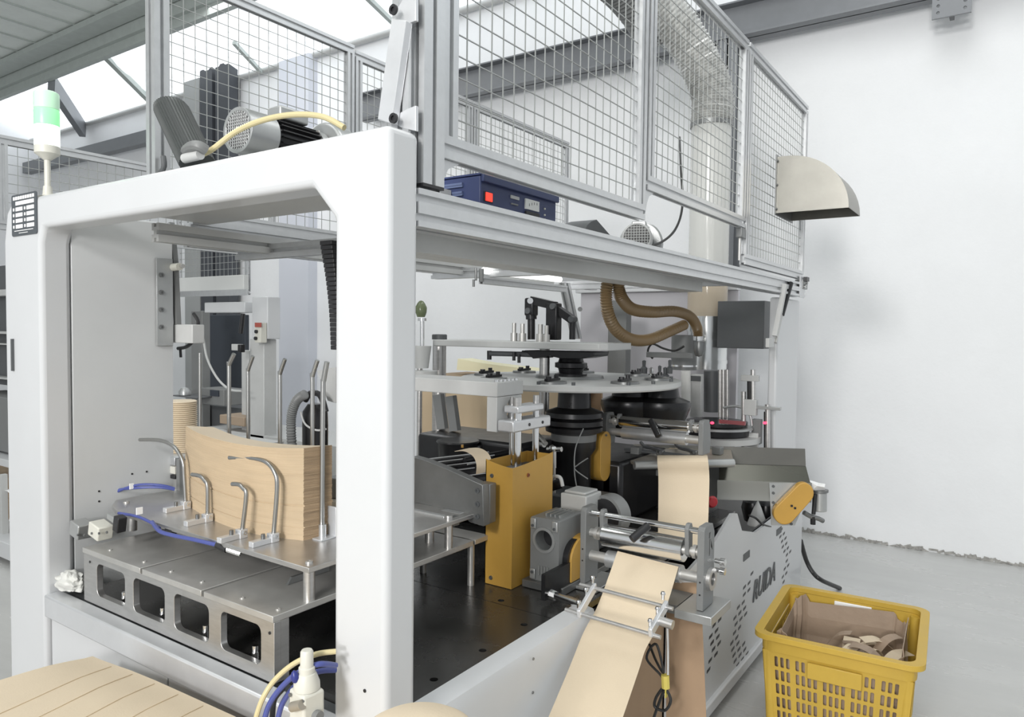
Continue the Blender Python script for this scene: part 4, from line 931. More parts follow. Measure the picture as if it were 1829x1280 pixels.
t = T('cylinder_cluster', 'cluster of small upright steel cylinders on the upper plate', 'cylinder', (XP+.1, 1.7, zt_))
for px, h, r in ((918, .085, .012), (933, .082, .013), (965, .08, .014), (976, .075, .012)):
    b = U(px, 608, x=XP+.08); b.z = zt_; O('cylinder_barrel', G().cyl(b, b+V((0, 0, h*.45)), r*1.35).cyl(b+V((0, 0, h*.45)), b+V((0, 0, h)), r*.8), steel, t)
# black articulated press arm
t = T('press_arm', 'black articulated press arm standing on the upper plate', 'machine arm', U(990, 606, x=XP+.15))
XA = XP+.14
O('front_ram', G().cyl(U(949, 606, x=XA), U(949, 570, x=XA), .018).cyl(U(949, 570, x=XA), U(948, 545, x=XA), .026), blk2, t)
O('arm_head', G().obox(U(949, 548, x=XA), (.05, .05, .085)), blk2, t, bev=.008); O('head_pin', G().cyl(U(947, 537, x=XA-.03), U(947, 537, x=XA+.03), .014), chrome, t)
O('upper_link', G().tube([U(950, 536, x=XA), U(992, 546, x=XA)], .026, n=4), blk2, t)
O('middle_post', G().obox(U(989, 574, x=XA), (.05, .06, .17)), blk2, t, bev=.006)
O('rear_link', G().tube([U(990, 548, x=XA), U(1024, 572, x=XA+.02)], .024, n=4), blk2, t)
O('rear_pin', G().cyl(U(1023, 565, x=XA), U(1022, 606, x=XA), .014), blk2, t)
many('pin_boss', G().cyl((-.02, 0, 0), (.02, 0, 0), .014, n=16), [U(990, 547, x=XA-.02), U(1023, 570, x=XA-.01), U(946, 555, x=XA-.02)], dgrey, t)
# black underslung arm
t = T('swing_arm', 'dark swing arm with pin reaching left under the upper plate', 'machine arm', U(950, 632, x=XP+.1))
O('arm_rod', G().cyl(U(876, 631, x=XP+.05), U(960, 633, x=XP+.1), .012), dgrey, t)
O('arm_tip', G().cyl(U(874, 626, x=XP+.05), U(874, 642, x=XP+.05), .011), blk2, t)
O('arm_block', G().obox(U(960, 632, x=XP+.12), (.06, .14, .03)), blk2, t, bev=.003)
many('tip_screw', G().cyl((0, 0, -.02), (0, 0, .02), .008, n=10), [U(918, 636, x=XP+.05), U(927, 640, x=XP+.05)], blk, t)
O('cam_plate', G().prism([(U(a, b, x=XP+.1).y, U(a, b, x=XP+.1).z) for a, b in ((945, 625), (1070, 628), (1068, 636), (1045, 640), (1010, 640), (990, 635), (960, 640))], XP+.06, XP+.2, 'x'), blk2, t, bev=.003)
c = U(1020, 640, x=XP+.18)
O('turret_shaft', G().lathe([(.05, -.13), (.052, -.10), (.075, -.095), (.075, -.07), (.055, -.065), (.06, -.045), (.075, -.04), (.075, -.02), (.06, -.015), (.055, 0.0), (.055, .015)], c, n=28), blk2, t)
# turret disc
TC = V((2.93, 1.69, 1.50))
t = T('turret_disc', 'large pale round turret disc of the cup machine', 'turret', (TC.x, TC.y, 1.0))
O('disc', G().lathe([(.001, -.028), (.50, -.028), (.505, -.022), (.505, -.003), (.50, 0), (.001, 0)], TC, n=96), lgrey, t)
O('hub_plate', G().lathe([(.16, 0), (.155, .012), (.001, .012)], TC, n=40), castm, t)
st = []
for k in range(8):
    a = 2*PI*k/8+.35; d = V((math.cos(a), math.sin(a), 0)); st.append(TC+d*.40)
many('clamp_base', G().lathe([(.06, 0), (.058, .010), (.03, .012), (.001, .012)], n=24), st, castm, t)
many('clamp_lever', G().box(-.05, .05, -.008, .008, .012, .022).cyl((.03, 0, .02), (.03, 0, .035), .010, n=10).cyl((-.03, 0, .018), (-.03, 0, .03), .012, n=8), st, blk2, t)
many('rim_screw', G().cyl((0, 0, 0), (0, 0, .012), .008, n=10), [TC+V((math.cos(a)*.47, math.sin(a)*.47, 0)) for a in (3.4, 3.7, 4.2, 4.5, 4.9, 5.3, 2.9)], dgrey, t)
O('column_drum', G().lathe([(.075, -.66), (.08, -.33), (.10, -.30), (.10, -.235), (.125, -.225), (.128, -.205), (.115, -.20), (.128, -.195), (.128, -.175), (.115, -.17), (.13, -.16), (.128, -.14), (.075, -.12), (.07, -.028)], U(1026, 700, x=TC.x-.12).xy.to_3d()+V((0, 0, TC.z)), n=40), blk2, t)
cdr = U(1026, 700, x=TC.x-.12).xy.to_3d()+V((0, 0, TC.z))
O('drum_band', G().ring(cdr+V((0, 0, -.265)), cdr+V((0, 0, -.235)), .101, .09, n=40), mgrey, t)
c2 = U(1125, 720, x=3.3).xy.to_3d()+V((0, 0, TC.z))
for c_, nm in ((c2, 1), (U(1180, 720, x=3.35).xy.to_3d()+V((0, 0, TC.z)), 2)):
    O('mandrel_head', G().lathe([(.08, -.30), (.09, -.29), (.14, -.16), (.145, -.14), (.14, -.12), (.09, -.10), (.08, -.03)], c_, n=32), blk2, t)
# dark boxes added below the disc to blacken the space there
t = T('dark_filler', 'black boxes added to darken the space under the turret disc behind the yellow guard', 'gearbox', (3.2, 1.8, .83))
O('housing', G().box(3.0, 3.55, 1.45, 2.3, .832, 1.12), blk2, t, bev=.02)
O('housing', G().box(2.62, 2.95, 1.75, 2.35, .832, 1.22), blk2, t, bev=.02)
O('side_filler', G().box(2.55, 2.72, 1.35, 1.60, .832, 1.05), dgrey, t, bev=.012)
many('cover_bolt', hexbolt(G(), (0, 0, 0), (0, -1, 0), .008, .006), [(2.58, 1.35, .9), (2.69, 1.35, .9), (2.58, 1.35, 1.02), (2.69, 1.35, 1.02)], castm, t)
# rod joints in front of the drum
t = T('tie_linkage', 'chrome ball-joint linkage rods in front of the black turret column', 'linkage', U(990, 860, x=2.5))
O('joint_pin', G().cyl(U(978, 802, x=2.45), U(1003, 802, x=2.45), .010), chrome, t); O('joint_ball', G().lathe([(.001, -.016), (.012, -.010), (.016, 0), (.012, .010), (.001, .016)], U(987, 801, x=2.44)), chrome, t)
O('joint_rod', G().cyl(U(990, 806, x=2.45), U(990, 835, x=2.45), .008).cyl(U(990, 835, x=2.45), U(990, 880, x=2.45), .005), steel, t)
for a_, b_ in (((960, 775), (975, 792)), ((955, 790), (972, 795))):
    O('cross_pin', G().cyl(U(*a_, x=2.55), U(*b_, x=2.5), .009), steel, t)
O('curved_tube', G().tube([U(968, 870, x=2.35), U(985, 853, x=2.35), U(1000, 852, x=2.35), U(1005, 868, x=2.35)], .007, sm=6), lgrey, t)
O('dark_tube', G().cyl(U(968, 873, x=2.38), U(1003, 862, x=2.4), .02), blk2, t)
cable('thin_cable', [U(1042, 765, x=2.6), U(1028, 800, x=2.55), U(1026, 840, x=2.5), U(1030, 870, x=2.5)], .0025, mgrey, 'thin grey cable hanging in front of the black turret column', 'cable')
cable('thin_cable', [U(1050, 818, x=2.5), U(1032, 830, x=2.5), U(1027, 838, x=2.5), U(1050, 855, x=2.5)], .0025, mgrey, 'thin grey cable looping towards the upright yellow guard', 'cable')
# ================================================================ white arm bracket + yellow column cylinder
X = 2.12
t = T('white_arm', 'white painted arm bracket with screws reaching over the yellow column', 'machine arm', U(888, 790, x=X))
a = U(748, 673, x=X); b = U(888, 683, x=X); b2 = U(888, 709, x=X); a2 = U(748, 692, x=X); e = b.x+.17
zT = b.z; zB = b2.z
O('arm_plate', G().prism([(X, b.y), (X, a.y+.12), (X+.17, a.y+.12), (e, b.y)], zB, zT, 'z'), lgrey, t, bev=.003)
many('arm_screw', sockbolt(G(), (0, 0, 0), (0, 0, 1), .008, .008), [(X+.02+.025*i, b.y+.018, zT) for i in range(6)], chrome, t)
h0 = U(888, 772, x=X).z
hole = circ(X+.10, (zB+h0)/2+.005, .036, 24)
hole = [(x_, z_) for x_, z_ in rrect(X+.065, X+.135, h0+.03, zB-.01, .034, 6)]
O('web_plate', G().prism([(X, h0), (e-.01, h0), (e-.01, zB-.001), (X, zB-.001)], b.y, b.y+.045, 'y', [hole]), lgrey, t, bev=.002)
x1_ = X+.02
t2 = T('lift_cylinder', 'white cross blocks with four chrome rods rising out of the yellow column', 'cylinder', (2.15, 1.42, 1.37))
yb0 = b.y-.055; 
pA = U(888+17, 740, y=yb0)
zl0, zl1 = U(908, 773, y=yb0).z, U(908, 752, y=yb0).z; zu0, zu1 = U(908, 740, y=yb0).z, U(908, 727, y=yb0).z
O('lower_block', G().box(X+.0, X+.25, yb0-.02, b.y-.002, zl0, zl1), tray_m, t2, bev=.006)
O('upper_block', G().box(X+.03, X+.20, yb0-.02, b.y-.008, zu0, zu1), tray_m, t2, bev=.006)
many('block_screw', G().cyl((0, -.002, 0), (0, 0, 0), .006, n=12), [(X+.10, yb0-.02, (zl0+zl1)/2), (X+.19, yb0-.02, (zl0+zl1)/2)], blk, t2)
zy = U(912, 835, x=2.04).z
for i, (rx, ry, r, zt3) in enumerate(((X+.05, yb0, .018, zu1+.0), (X+.175, yb0, .014, zu1), (X+.07, yb0+.035, .012, zu1))):
    O('chrome_rod', G().cyl((rx, ry, zy-.03), (rx, ry, zt3), r*.9, n=20), chrome, t2)
    O('rod_head', G().cyl((rx, ry, zt3), (rx, ry, zt3+.03), r*.85, n=16), steel2, t2)
t = T('yellow_column', 'tall yellow sheet metal column cover with two chrome rods coming out', 'cover', (2.15, 1.43, .83))
c0_ = U(912, 1052, z=.832); cl = U(874, 1036, z=.832); cr = U(966, 1012, z=.832)
x_f, y_n = c0_.x, c0_.y; y_l = cl.y; x_r = cr.x
def wallsh(x0_, x1_, y0_, y1_, dip, axis):
    n = 8; top = []
    for i in range(n+1):
        u_ = i/n; top.append(u_)
    return top
hz = zy; th_ = .003
tp = [(y_n, hz+.006)]+[(y_n+(y_l-y_n)*i/8, hz+.014-.014*math.sin(PI*min(1, i/8*1.2))*.5-.008*(1-i/8)) for i in range(1, 9)]
O('front_sheet', G().prism([(y_n, .832)]+[(y_n, hz)]+[(y_n+(y_l-y_n)*i/8, hz+.020*(i/8)**1.6) for i in range(1, 9)]+[(y_l, .832)], x_f, x_f+th_, 'x'), yel, t)
O('side_sheet', G().prism([(x_f, .832), (x_f, hz)]+[(x_f+(x_r-x_f)*i/8, hz+.022*(i/8)**1.6) for i in range(1, 9)]+[(x_r, .832)], y_n-th_, y_n, 'y'), yel, t)
O('back_sheet', G().box(x_r-th_, x_r, y_n, y_l, .832, hz+.015), yel, t); O('far_sheet', G().box(x_f, x_r, y_l-th_, y_l, .832, hz+.015), yel, t)
O('cylinder_barrel', G().box(x_f+.03, x_r-.03, y_n+.015, y_l-.015, .832, hz-.02), dgrey, t)
many('cover_bolt', sockbolt(G(), (0, 0, 0), (-1, 0, 0), .007, .004), [U(879, 849, x=x_f), U(877, 1031, x=x_f)], castm, t)
many('cover_bolt', sockbolt(G(), (0, 0, 0), (0, -1, 0), .007, .004), [U(943, 848, y=y_n-.003)], mat('copper_screw', (.35, .14, .08), .4, metal=.8), t)
# ================================================================ gear reducer and motor
X = 2.10
t = T('gear_reducer', 'grey cast worm gear reducer with round bore and cooling fins', 'gearbox', (2.2, 1.3, .83))
a = U(948, 915, x=X); b = U(997, 1040, x=X); c = U(1048, 1010, y=b.y)
y0_, y1_ = b.y, a.y; z1_ = U(997, 930, x=X).z; z0_ = U(997, 1045, x=X).z
x2_ = X+.16
O('gear_foot', G().box(X-.02, 2.42, y0_-.03, y1_+.02, .832, max(z0_, .85)), castm, t, bev=.002)
z0_ = max(z0_, .851)
cy_ = (y0_+y1_)/2; bz = z0_+(z1_-z0_)*.66; bw = (y1_-y0_)*.30
O('gear_case', G().prism(rrect(y0_, y1_, z0_, z1_, .008), X, x2_, 'x', [circ(cy_, bz, bw, 28)]), mgrey, t, bev=.003)
O('bore_ring', G().ring((X-.006, cy_, bz), (X, cy_, bz), bw*1.28, bw, n=28), silver, t)
O('bore_shadow', G().cyl((X+.05, cy_, bz), (X+.055, cy_, bz), bw*.99, n=28), blk, t)
for dy, dz in ((.12, .9), (.88, .9), (.12, .1), (.88, .1)):
    O('corner_lug', G().box(X-.008, X-.0005, y0_+(y1_-y0_)*dy-.011, y0_+(y1_-y0_)*dy+.011, z0_+(z1_-z0_)*dz-.018, z0_+(z1_-z0_)*dz+.018), silver, t, bev=.003)
many('lug_bolt', sockbolt(G(), (0, 0, 0), (-1, 0, 0), .005, .004), [(X-.008, y0_+(y1_-y0_)*dy, z0_+(z1_-z0_)*dz) for dy in (.12, .88) for dz in (.13, .87)], dgrey, t)
many('cooling_fin', G().box(-.006, 0, -.0025, .0025, 0, .032), [(X, cy_-.018+.012*i, z0_+.022) for i in range(4)], silver, t)
many('cooling_fin', G().box(0, .1, -.0025, .0025, 0, .010), [(X+.03, y0_+.016+.018*i, z1_) for i in range(4)], silver, t)
O('side_flange', G().cyl((X+.09, y0_-.02, z0_+.075), (X+.09, y0_, z0_+.075), .065, n=32), blk2, t)
# motor dome above
t = T('drive_motor', 'grey cast motor with domed terminal box above the gear reducer', 'motor', U(1045, 900, x=2.4))
p = U(1040, 890, x=2.40)
O('terminal_box', G().box(2.34, 2.46, p.y-.05, p.y+.06, p.z-.05, p.z+.025).prism([(2.35, p.y-.04), (2.45, p.y-.04), (2.45, p.y+.05), (2.35, p.y+.05)], p.z+.025, p.z+.035, 'z'), lgrey, t, bev=.012, seg=3)
O('motor_neck', G().cyl((2.24, p.y+.03, p.z-.10), (2.48, p.y+.01, p.z-.10), .062, n=32), mgrey, t)
O('flange_ring', G().ring((2.27, p.y+.03, p.z-.10), (2.29, p.y+.03, p.z-.10), .072, .06, n=32), lgrey, t)
q = U(1080, 905, x=2.44); O('cowl_ring', G().ring((2.44, q.y, q.z-.035), (2.50, q.y-.01, q.z-.035), .078, .066, n=32), mgrey, t)
O('motor_end', G().cyl((2.43, q.y, q.z-.035), (2.44, q.y, q.z-.035), .065, n=28), blk, t)
# yellow guards (stadium prisms)
def stadium(cy, z0, z1, r, n=10): return [(cy+r*math.cos(PI*i/n), z1-r+r*math.sin(PI*i/n)) for i in range(n+1)]+[(cy-r*math.cos(PI*i/n), z0+r-r*math.sin(PI*i/n)) for i in range(n+1)]
a = U(1005, 960, y=1.255); 
gx0 = U(1006, 1000, y=1.245).x; gx1 = U(1046, 1000, y=1.245).x
t = T('belt_guard', 'yellow rounded belt guard between the gear reducer and the near roller frame', 'guard', (2.25, 1.22, .85))
zt4 = U(1025, 955, y=1.245).z
g = G(); P_ = [(2.14, .86)]+[(2.235-.095*math.cos(PI*i/12), zt4-.07+.07*math.sin(PI*i/12)) for i in range(13)]+[(2.33, .86)]
O('guard_shell', G().prism(P_, 1.215, 1.265, 'y'), yel, t, bev=.006, seg=3)
many('guard_screw', sockbolt(G(), (0, 0, 0), (0, -1, 0), .005, .003), [(2.24, 1.215, .92)], castm, t)
t = T('belt_guard', 'upright yellow belt guard with rounded ends left of the upper roller frame', 'guard', U(1065, 860, x=2.95))
X = 2.90; a = U(1050, 775, x=X); b = U(1085, 860, x=X); 
zt4 = U(1068, 772, x=X).z; zb4 = U(1068, 862, x=X).z
O('guard_shell', G().prism([(X+.055+.05*math.cos(PI*i/10), zt4-.05+.05*math.sin(PI*i/10)) for i in range(11)]+[(X+.055-.05*math.cos(PI*i/10), zb4+.05-.05*math.sin(PI*i/10)) for i in range(11)], U(1072, 815, x=X).y+.0, U(1050, 815, x=X).y-.0, 'y'), yel, t, bev=.01, seg=3)
many('guard_screw', sockbolt(G(), (0, 0, 0), (-1, 0, 0), .005, .003), [U(1063, 852, x=X+.02), U(1083, 777, x=X+.02)], castm, t)
# ================================================================ roller frames
def rollerframe(name, label, X, yl, yr, ztop, zbase, W, big, small, lab_handle, handle, zr1, zr2, rb, rs, gap=.0, slots=True):
    t = T(name, label, 'roller frame', (X+W/2, (yl+yr)/2, zbase), 'paper feed roller frames') if 0 else T(name, label, 'roller frame', (X+W/2, (yl+yr)/2, zbase))
    TH = .022
    for y_, nm in ((yl, 'far'), (yr-TH, 'near')):
        hs = []
        if slots and nm == 'near': hs = [rrect(X+W*.50, X+W*.66, zr1-.01, zr1+.045, .004, 2), rrect(X+W*.46, X+W*.66, ztop-.045, ztop-.025, .004, 2)]
        pl = [(X, zbase), (X, ztop-.01), (X+.01, ztop), (X+W*.8, ztop), (X+W, ztop-.03), (X+W*1.0, zr2+.05), (X+W*1.1, zr2), (X+W*1.0, zr2-.05), (X+W, zbase)]
        O('side_plate', G().prism(pl, y_, y_+TH, 'y', hs), mgrey, t, bev=.0025)
    yi, yo = yr, yl
    O('top_bar', G().cyl((X+W*.35, yi, ztop-.022), (X+W*.35, yo, ztop-.022), .0105, n=24), chrome, t)
    O('press_roller', G().cyl((X+W*.40, yi+.055, zr1), (X+W*.40, yo-.055, zr1), rb, n=40), chrome, t)
    O('roller_axle', G().cyl((X+W*.40, yi, zr1), (X+W*.40, yi+.055, zr1), .014, n=20), steel, t); O('roller_axle', G().cyl((X+W*.40, yo-.055, zr1), (X+W*.40, yo, zr1), .014, n=20), steel, t)
    O('feed_roller', G().cyl((X+W*.45, yi+.065, zr2), (X+W*.45, yo-.065, zr2), rs, n=36), alu, t)
    O('feed_shaft', G().cyl((X+W*.45, yi, zr2), (X+W*.45, yi+.065, zr2), .018, n=20), steel, t); O('feed_shaft', G().cyl((X+W*.45, yo-.065, zr2), (X+W*.45, yo, zr2), .018, n=20), steel, t)
    for y_ in (yi+.042, yo-.05):
        O('hanger_arm', G().prism([(X+W*.35-.020, ztop-.016), (X+W*.35-.008, ztop-.002), (X+W*.35+.012, ztop-.002), (X+W*.35+.020, ztop-.018), (X+W*.40+.016, zr1-.01), (X+W*.40, zr1-.022), (X+W*.40-.016, zr1-.01)], y_-.007, y_+.007, 'y'), mgrey, t, bev=.002)
    for y_ in (yi+.020, yo-.026): O('collar', G().ring((X+W*.40, y_-.006, zr1), (X+W*.40, y_+.006, zr1), .022, .012, n=24), steel, t)
    h0, h1 = handle; O('handle', G().cyl(h0, h1, .0135, n=20), blk, t, bev=.002, label='black handle')
    return t
X1 = 2.20; yr1 = U(1245, 1000, x=X1).y; yl1 = U(1046, 960, x=X1).y
zt1 = (U(1046, 906, x=X1).z+U(1245, 942, x=X1).z)/2
yrr = U(1250, 1000, x=X1).y
z_p = U(1150, 969, x=X1+.03).z; z_f = U(1150, 1013, x=X1+.03).z
t = rollerframe('roller_frame', 'near roller frame with polished rollers feeding the wide kraft strip', X1, yl1, yr1, zt1, .845, .095, 0, 0, '', (U(1128, 963, x=X1-.045), U(1158, 938, x=X1+.01)), z_p, z_f, .039, .029)
O('bearing_ring', G().ring((X1+.055, yr1-.034, z_f), (X1+.055, yr1-.022, z_f), .036, .02, n=32), steel2, t); O('bearing_dark', G().cyl((X1+.055, yr1-.030, z_f), (X1+.055, yr1-.022, z_f), .019, n=24), blk, t)
O('foot_bar', G().box(X1-.03, X1+.16, yr1-.06, yr1+.06, .815, .843), silver, t, bev=.002)
O('foot_bar', G().box(X1-.03, X1+.16, yl1-.06, yl1+.04, .832, .843), silver, t, bev=.002)
many('side_knob', G().cyl((0, -.03, 0), (0, 0, 0), .008, n=12).cyl((0, -.034, 0), (0, -.018, 0), .012, n=12), [(X1+.105, yr1-.022, z_f+.045), (X1+.105, yr1-.022, z_f+.015)], chrome, t)
many('plate_pin', G().cyl((-.001, 0, 0), (.001, 0, 0), .003, n=8), [(X1, yl1+.011, z_f+.03), (X1, yl1+.011, z_f-.01), (X1, yr1-.011, z_f), (X1, yr1-.011, z_f-.04)], blk, t)
O('mount_arm', G().box(X1-.0, X1+.14, yr1+.062, 1.12, .815, .843), castm, t)
# upper frame
X3 = 3.02; yr3 = U(1247, 780, x=X3).y; yl3 = U(1083, 780, x=X3).y; zt3_ = (U(1083, 742, x=X3).z+U(1247, 746, x=X3).z)/2
zb3 = U(1247, 800, x=X3).z
zp3 = U(1165, 757, x=X3+.03).z; zf3 = U(1165, 778, x=X3+.03).z
t = rollerframe('roller_frame', 'upper roller frame standing on the small table with guide fingers', X3, yl3, yr3, zt3_, zb3-.03, .09, 0, 0, '', (U(1176, 779, x=X3-.02), U(1162, 750, x=X3+.01)), zp3, zf3, .026, .028, slots=False)
# table below it
t = T('feed_table', 'worn steel feed table with folded front edge under the upper roller frame', 'table', U(1180, 830, x=2.85))
zt5 = 1.115
fa = U(1098, 822, z=zt5); 
A_ = U(1133, 826, z=zt5); B_ = U(1310, 822, z=zt5); C_ = U(1260, 796, z=zt5); D_ = U(1092, 795, z=zt5); E_ = U(1092, 806, z=zt5)
O('table_plate', G().prism([(A_.x, A_.y), (B_.x, B_.y), (C_.x+.04, C_.y-.12), (C_.x, C_.y), (D_.x, D_.y), (E_.x, E_.y)], zt5-.012, zt5, 'z'), tantbl, t)
O('front_lip', G().cyl((A_.x, A_.y, zt5-.012), (B_.x, B_.y, zt5-.012), .020, n=16), silver, t)
O('side_lip', G().prism([(0, 0), ((A_-E_).length, 0), ((A_-E_).length, -.03), (0, -.045)], -.002, .002, 'y'), tantbl, None) if 0 else None
O('table_bracket', G().box(3.0, 3.5, yl3-.03, yl3, .84, zt5-.014), mgrey, t)
many('plate_screw', G().cyl((0, 0, 0), (0, 0, .004), .006, n=10), [D_+V((.02, -.05, 0)), E_+V((.05, -.06, 0))], steel, t)
t = T('guide_fingers', 'black guide fingers and clamps lying on the feed table over the kraft strip', 'guide', U(1200, 800, z=zt5))
z_ = zt5+.018
O('guide_rail', G().box(U(1160, 806, z=z_).x-.01, U(1160, 806, z=z_).x+.02, U(1290, 806, z=z_).y, U(1120, 800, z=z_).y, zt5+.010, zt5+.022), dgrey, t, bev=.002)
for pa in (((1145, 790), (1152, 797), (1165, 800), (1180, 808)), ((1205, 790), (1213, 799), (1228, 803), (1240, 808))):
    O('finger', G().tube([U(*q, z=z_+.006) for q in pa], .009, n=6, sm=4), dgrey, t)
    O('finger_clamp', G().obox(U(*pa[-1], z=z_), (.03, .035, .025)), castm, t, bev=.003)
for px in (1137, 1282): O('end_block', G().obox(U(px, 804, z=zt5+.02), (.05, .045, .038)), mgrey, t, bev=.004)
# ================================================================ kraft strips
def width(pa, pb): return U(*pb[:2], **pb[2])-U(*pa[:2], **pa[2])
# wide strip to the foreground: leaves the rollers and slopes down towards the camera
pL = [U(1103, 984, x=X1+.02), U(1085, 1035, x=2.10), U(1066, 1085, x=2.02), U(1042, 1130, x=1.92), U(1018, 1190, x=1.80), U(975, 1292, x=1.62)]
pR = [U(1212, 1012, x=X1+.02), U(1192, 1078, x=2.10), U(1172, 1125, x=2.02), U(1153, 1160, x=1.92), U(1140, 1200, x=1.82), U(1106, 1300, x=1.64)]
wl_ = (pR[0]-pL[0]).length
def lrstrip(name, pL, pR, m, label, cat, k=6, t_=.0008):
    L_ = spline([V(p) for p in pL], k); R_ = spline([V(p) for p in pR], k); n = len(L_); vs = []
    for i in range(n):
        tg = (L_[min(i+1, n-1)]-L_[max(i-1, 0)]).normalized(); nn = tg.cross(R_[i]-L_[i]).normalized()*t_
        vs += [L_[i], R_[i], R_[i]+nn, L_[i]+nn]
    fs = []
    for i in range(n-1):
        a = 4*i; b = a+4
        for q in range(4): fs.append((a+q, a+(q+1) % 4, b+(q+1) % 4, b+q))
    fs += [(3, 2, 1, 0), (4*n-4, 4*n-3, 4*n-2, 4*n-1)]
    return O(name, G().add(vs, fs), m, label=label, cat=cat)
# keep both edges level across the strip
for a_, b_ in zip(pL, pR): b_.z = b_.z
for pp in (pL, pR): pp += [pp[-1]+(pp[-1]-pp[-2])*.9, pp[-1]+(pp[-1]-pp[-2])*1.9+V((.05, 0, -.10))]
lrstrip('kraft_strip', pL, pR, kraft, 'wide kraft paper strip running from the near rollers down to the bottom edge', 'paper')
vl = [U(1174, 816, x=2.93), U(1176, 850, x=2.90), U(1176, 900, x=2.86), U(1175, 975, x=2.74)]
vr = [U(1264, 816, x=2.93), U(1267, 850, x=2.90), U(1266, 900, x=2.86), U(1263, 990, x=2.74)]
lrstrip('kraft_strip', [U(1200, 797, z=zt5+.002), U(1178, 812, z=zt5+.002)]+vl, [U(1262, 797, z=zt5+.002), U(1262, 812, z=zt5+.002)]+vr, kraft, 'kraft paper strip hanging from the feed table down behind the near rollers', 'paper')
# handle's shadow as a brown patch on the wide strip, switched off
p = U(1150, 1000, x=2.155)
O('handle_shadow', G().strip([U(1152, 990, x=2.168)+V((0, 0, .003)), U(1148, 1000, x=2.15)+V((0, 0, .003)), U(1146, 1009, x=2.132)+V((0, 0, .003))], (U(1162, 994, x=2.168)-U(1144, 990, x=2.168)), .0008), tantbl, label='handle shadow painted as a small brown patch at the top of the wide kraft strip', cat='tape') if 0 else None
# kraft strip with its shade put into the brown, and cardboard sheet dropping below the near frame
lrstrip('kraft_strip', [U(1192, 1040, x=2.36), U(1190, 1120, x=2.30), U(1190, 1290, x=2.22)], [U(1250, 1040, x=2.36), U(1255, 1120, x=2.30), U(1262, 1290, x=2.22)], cardb, 'kraft strip browned by painted-in shade dropping straight down below the near roller frame', 'paper')
g = G(); A_ = U(1133, 1150, x=2.0); 
O('cardboard_sheet', G().prism([(2.08, 0.02), (2.62, 0.02), (2.62, .76), (2.08, .76)], 1.075, 1.083, 'y'), cardb, label='brown cardboard sheet standing against the machine below the roller frame', cat='cardboard')
# ================================================================ strip guide unit
t = T('strip_guide', 'chrome two-bar strip guide with clamps across the wide kraft strip', 'guide', U(1080, 1100, x=1.95))
off = .012
def gp(px, py, x): return U(px, py, x=x)
O('guide_bar', G().cyl(gp(1036, 1043, 1.99), gp(1202, 1087, 1.99), .0062, n=16), steel2, t)
O('guide_bar', G().cyl(gp(1010, 1088, 1.88), gp(1180, 1138, 1.88), .0062, n=16), steel2, t)
for (ax_, ay_, bx_, by_) in ((1062, 1050, 1034, 1098), (1190, 1082, 1162, 1132)):
    P0 = gp(ax_, ay_, 2.0); P1 = gp(bx_, by_, 1.87); d = P1-P0
    O('side_clamp', G().obox((P0+P1)/2+V((0, 0, .004)), (.012, .026, d.length*1.05), ax=d), tray_m, t, bev=.002)
pts = [gp(a, b, x)+V((0, 0, .012)) for a, b, x in ((1058, 1041, 1.99), (1046, 1062, 1.94), (1033, 1085, 1.88), (1184, 1070, 1.99), (1174, 1097, 1.94), (1161, 1119, 1.88))]
many('clamp_screw', G().cyl((0, 0, -.012), (0, 0, .004), .0045, n=10).lathe([(.007, .002), (.0075, .006), (.005, .011), (.001, .0115)], n=14), pts, chrome, t)
O('main_tube', G().cyl(gp(990, 1062, 2.0), gp(1045, 1082, 1.97), .0125, n=24), chrome, t)
O('main_tube', G().cyl(gp(1172, 1106, 1.93), gp(1202, 1116, 1.93), .0135, n=24), steel2, t)
O('tube_nut', G().cyl(gp(983, 1060, 2.0), gp(993, 1064, 2.0), .016, n=8).cyl(gp(976, 1058, 2.0), gp(983, 1060, 2.0), .007, n=10), chrome, t)
O('mount_bracket', G().box(1.98, 2.2, 1.22, 1.235, .845, .93), blk2, t)
# cables hanging by the strip
cable('black_cable', [gp(1160, 1150, 2.15), gp(1172, 1180, 2.12), gp(1185, 1200, 2.1), gp(1172, 1150, 2.1), gp(1155, 1175, 2.1), gp(1180, 1205, 2.12), gp(1184, 1215, 2.1)], .004, cablem, 'black cable loop hanging right of the wide kraft strip', 'cable')
cable('black_cable', [gp(1186, 1225, 2.1), gp(1172, 1245, 2.1), gp(1170, 1262, 2.1), gp(1188, 1268, 2.1), gp(1198, 1250, 2.1), gp(1188, 1232, 2.1), gp(1176, 1258, 2.1), gp(1165, 1290, 2.1)], .0045, cablem, 'tangled black cable knot below the yellow tape', 'cable')
O('yellow_tape', G().cyl(gp(1188, 1205, 2.1), gp(1189, 1228, 2.1), .013, n=8).obox(gp(1190, 1236, 2.1), (.014, .004, .03)), tapey, label='yellow tape wrapped round the hanging black cable', cat='tape')
cable('grey_cable', [gp(1192, 1120, 2.12), gp(1193, 1160, 2.12), gp(1193, 1205, 2.1)], .0035, lgrey, 'thin grey cable running straight down to the yellow tape', 'cable')
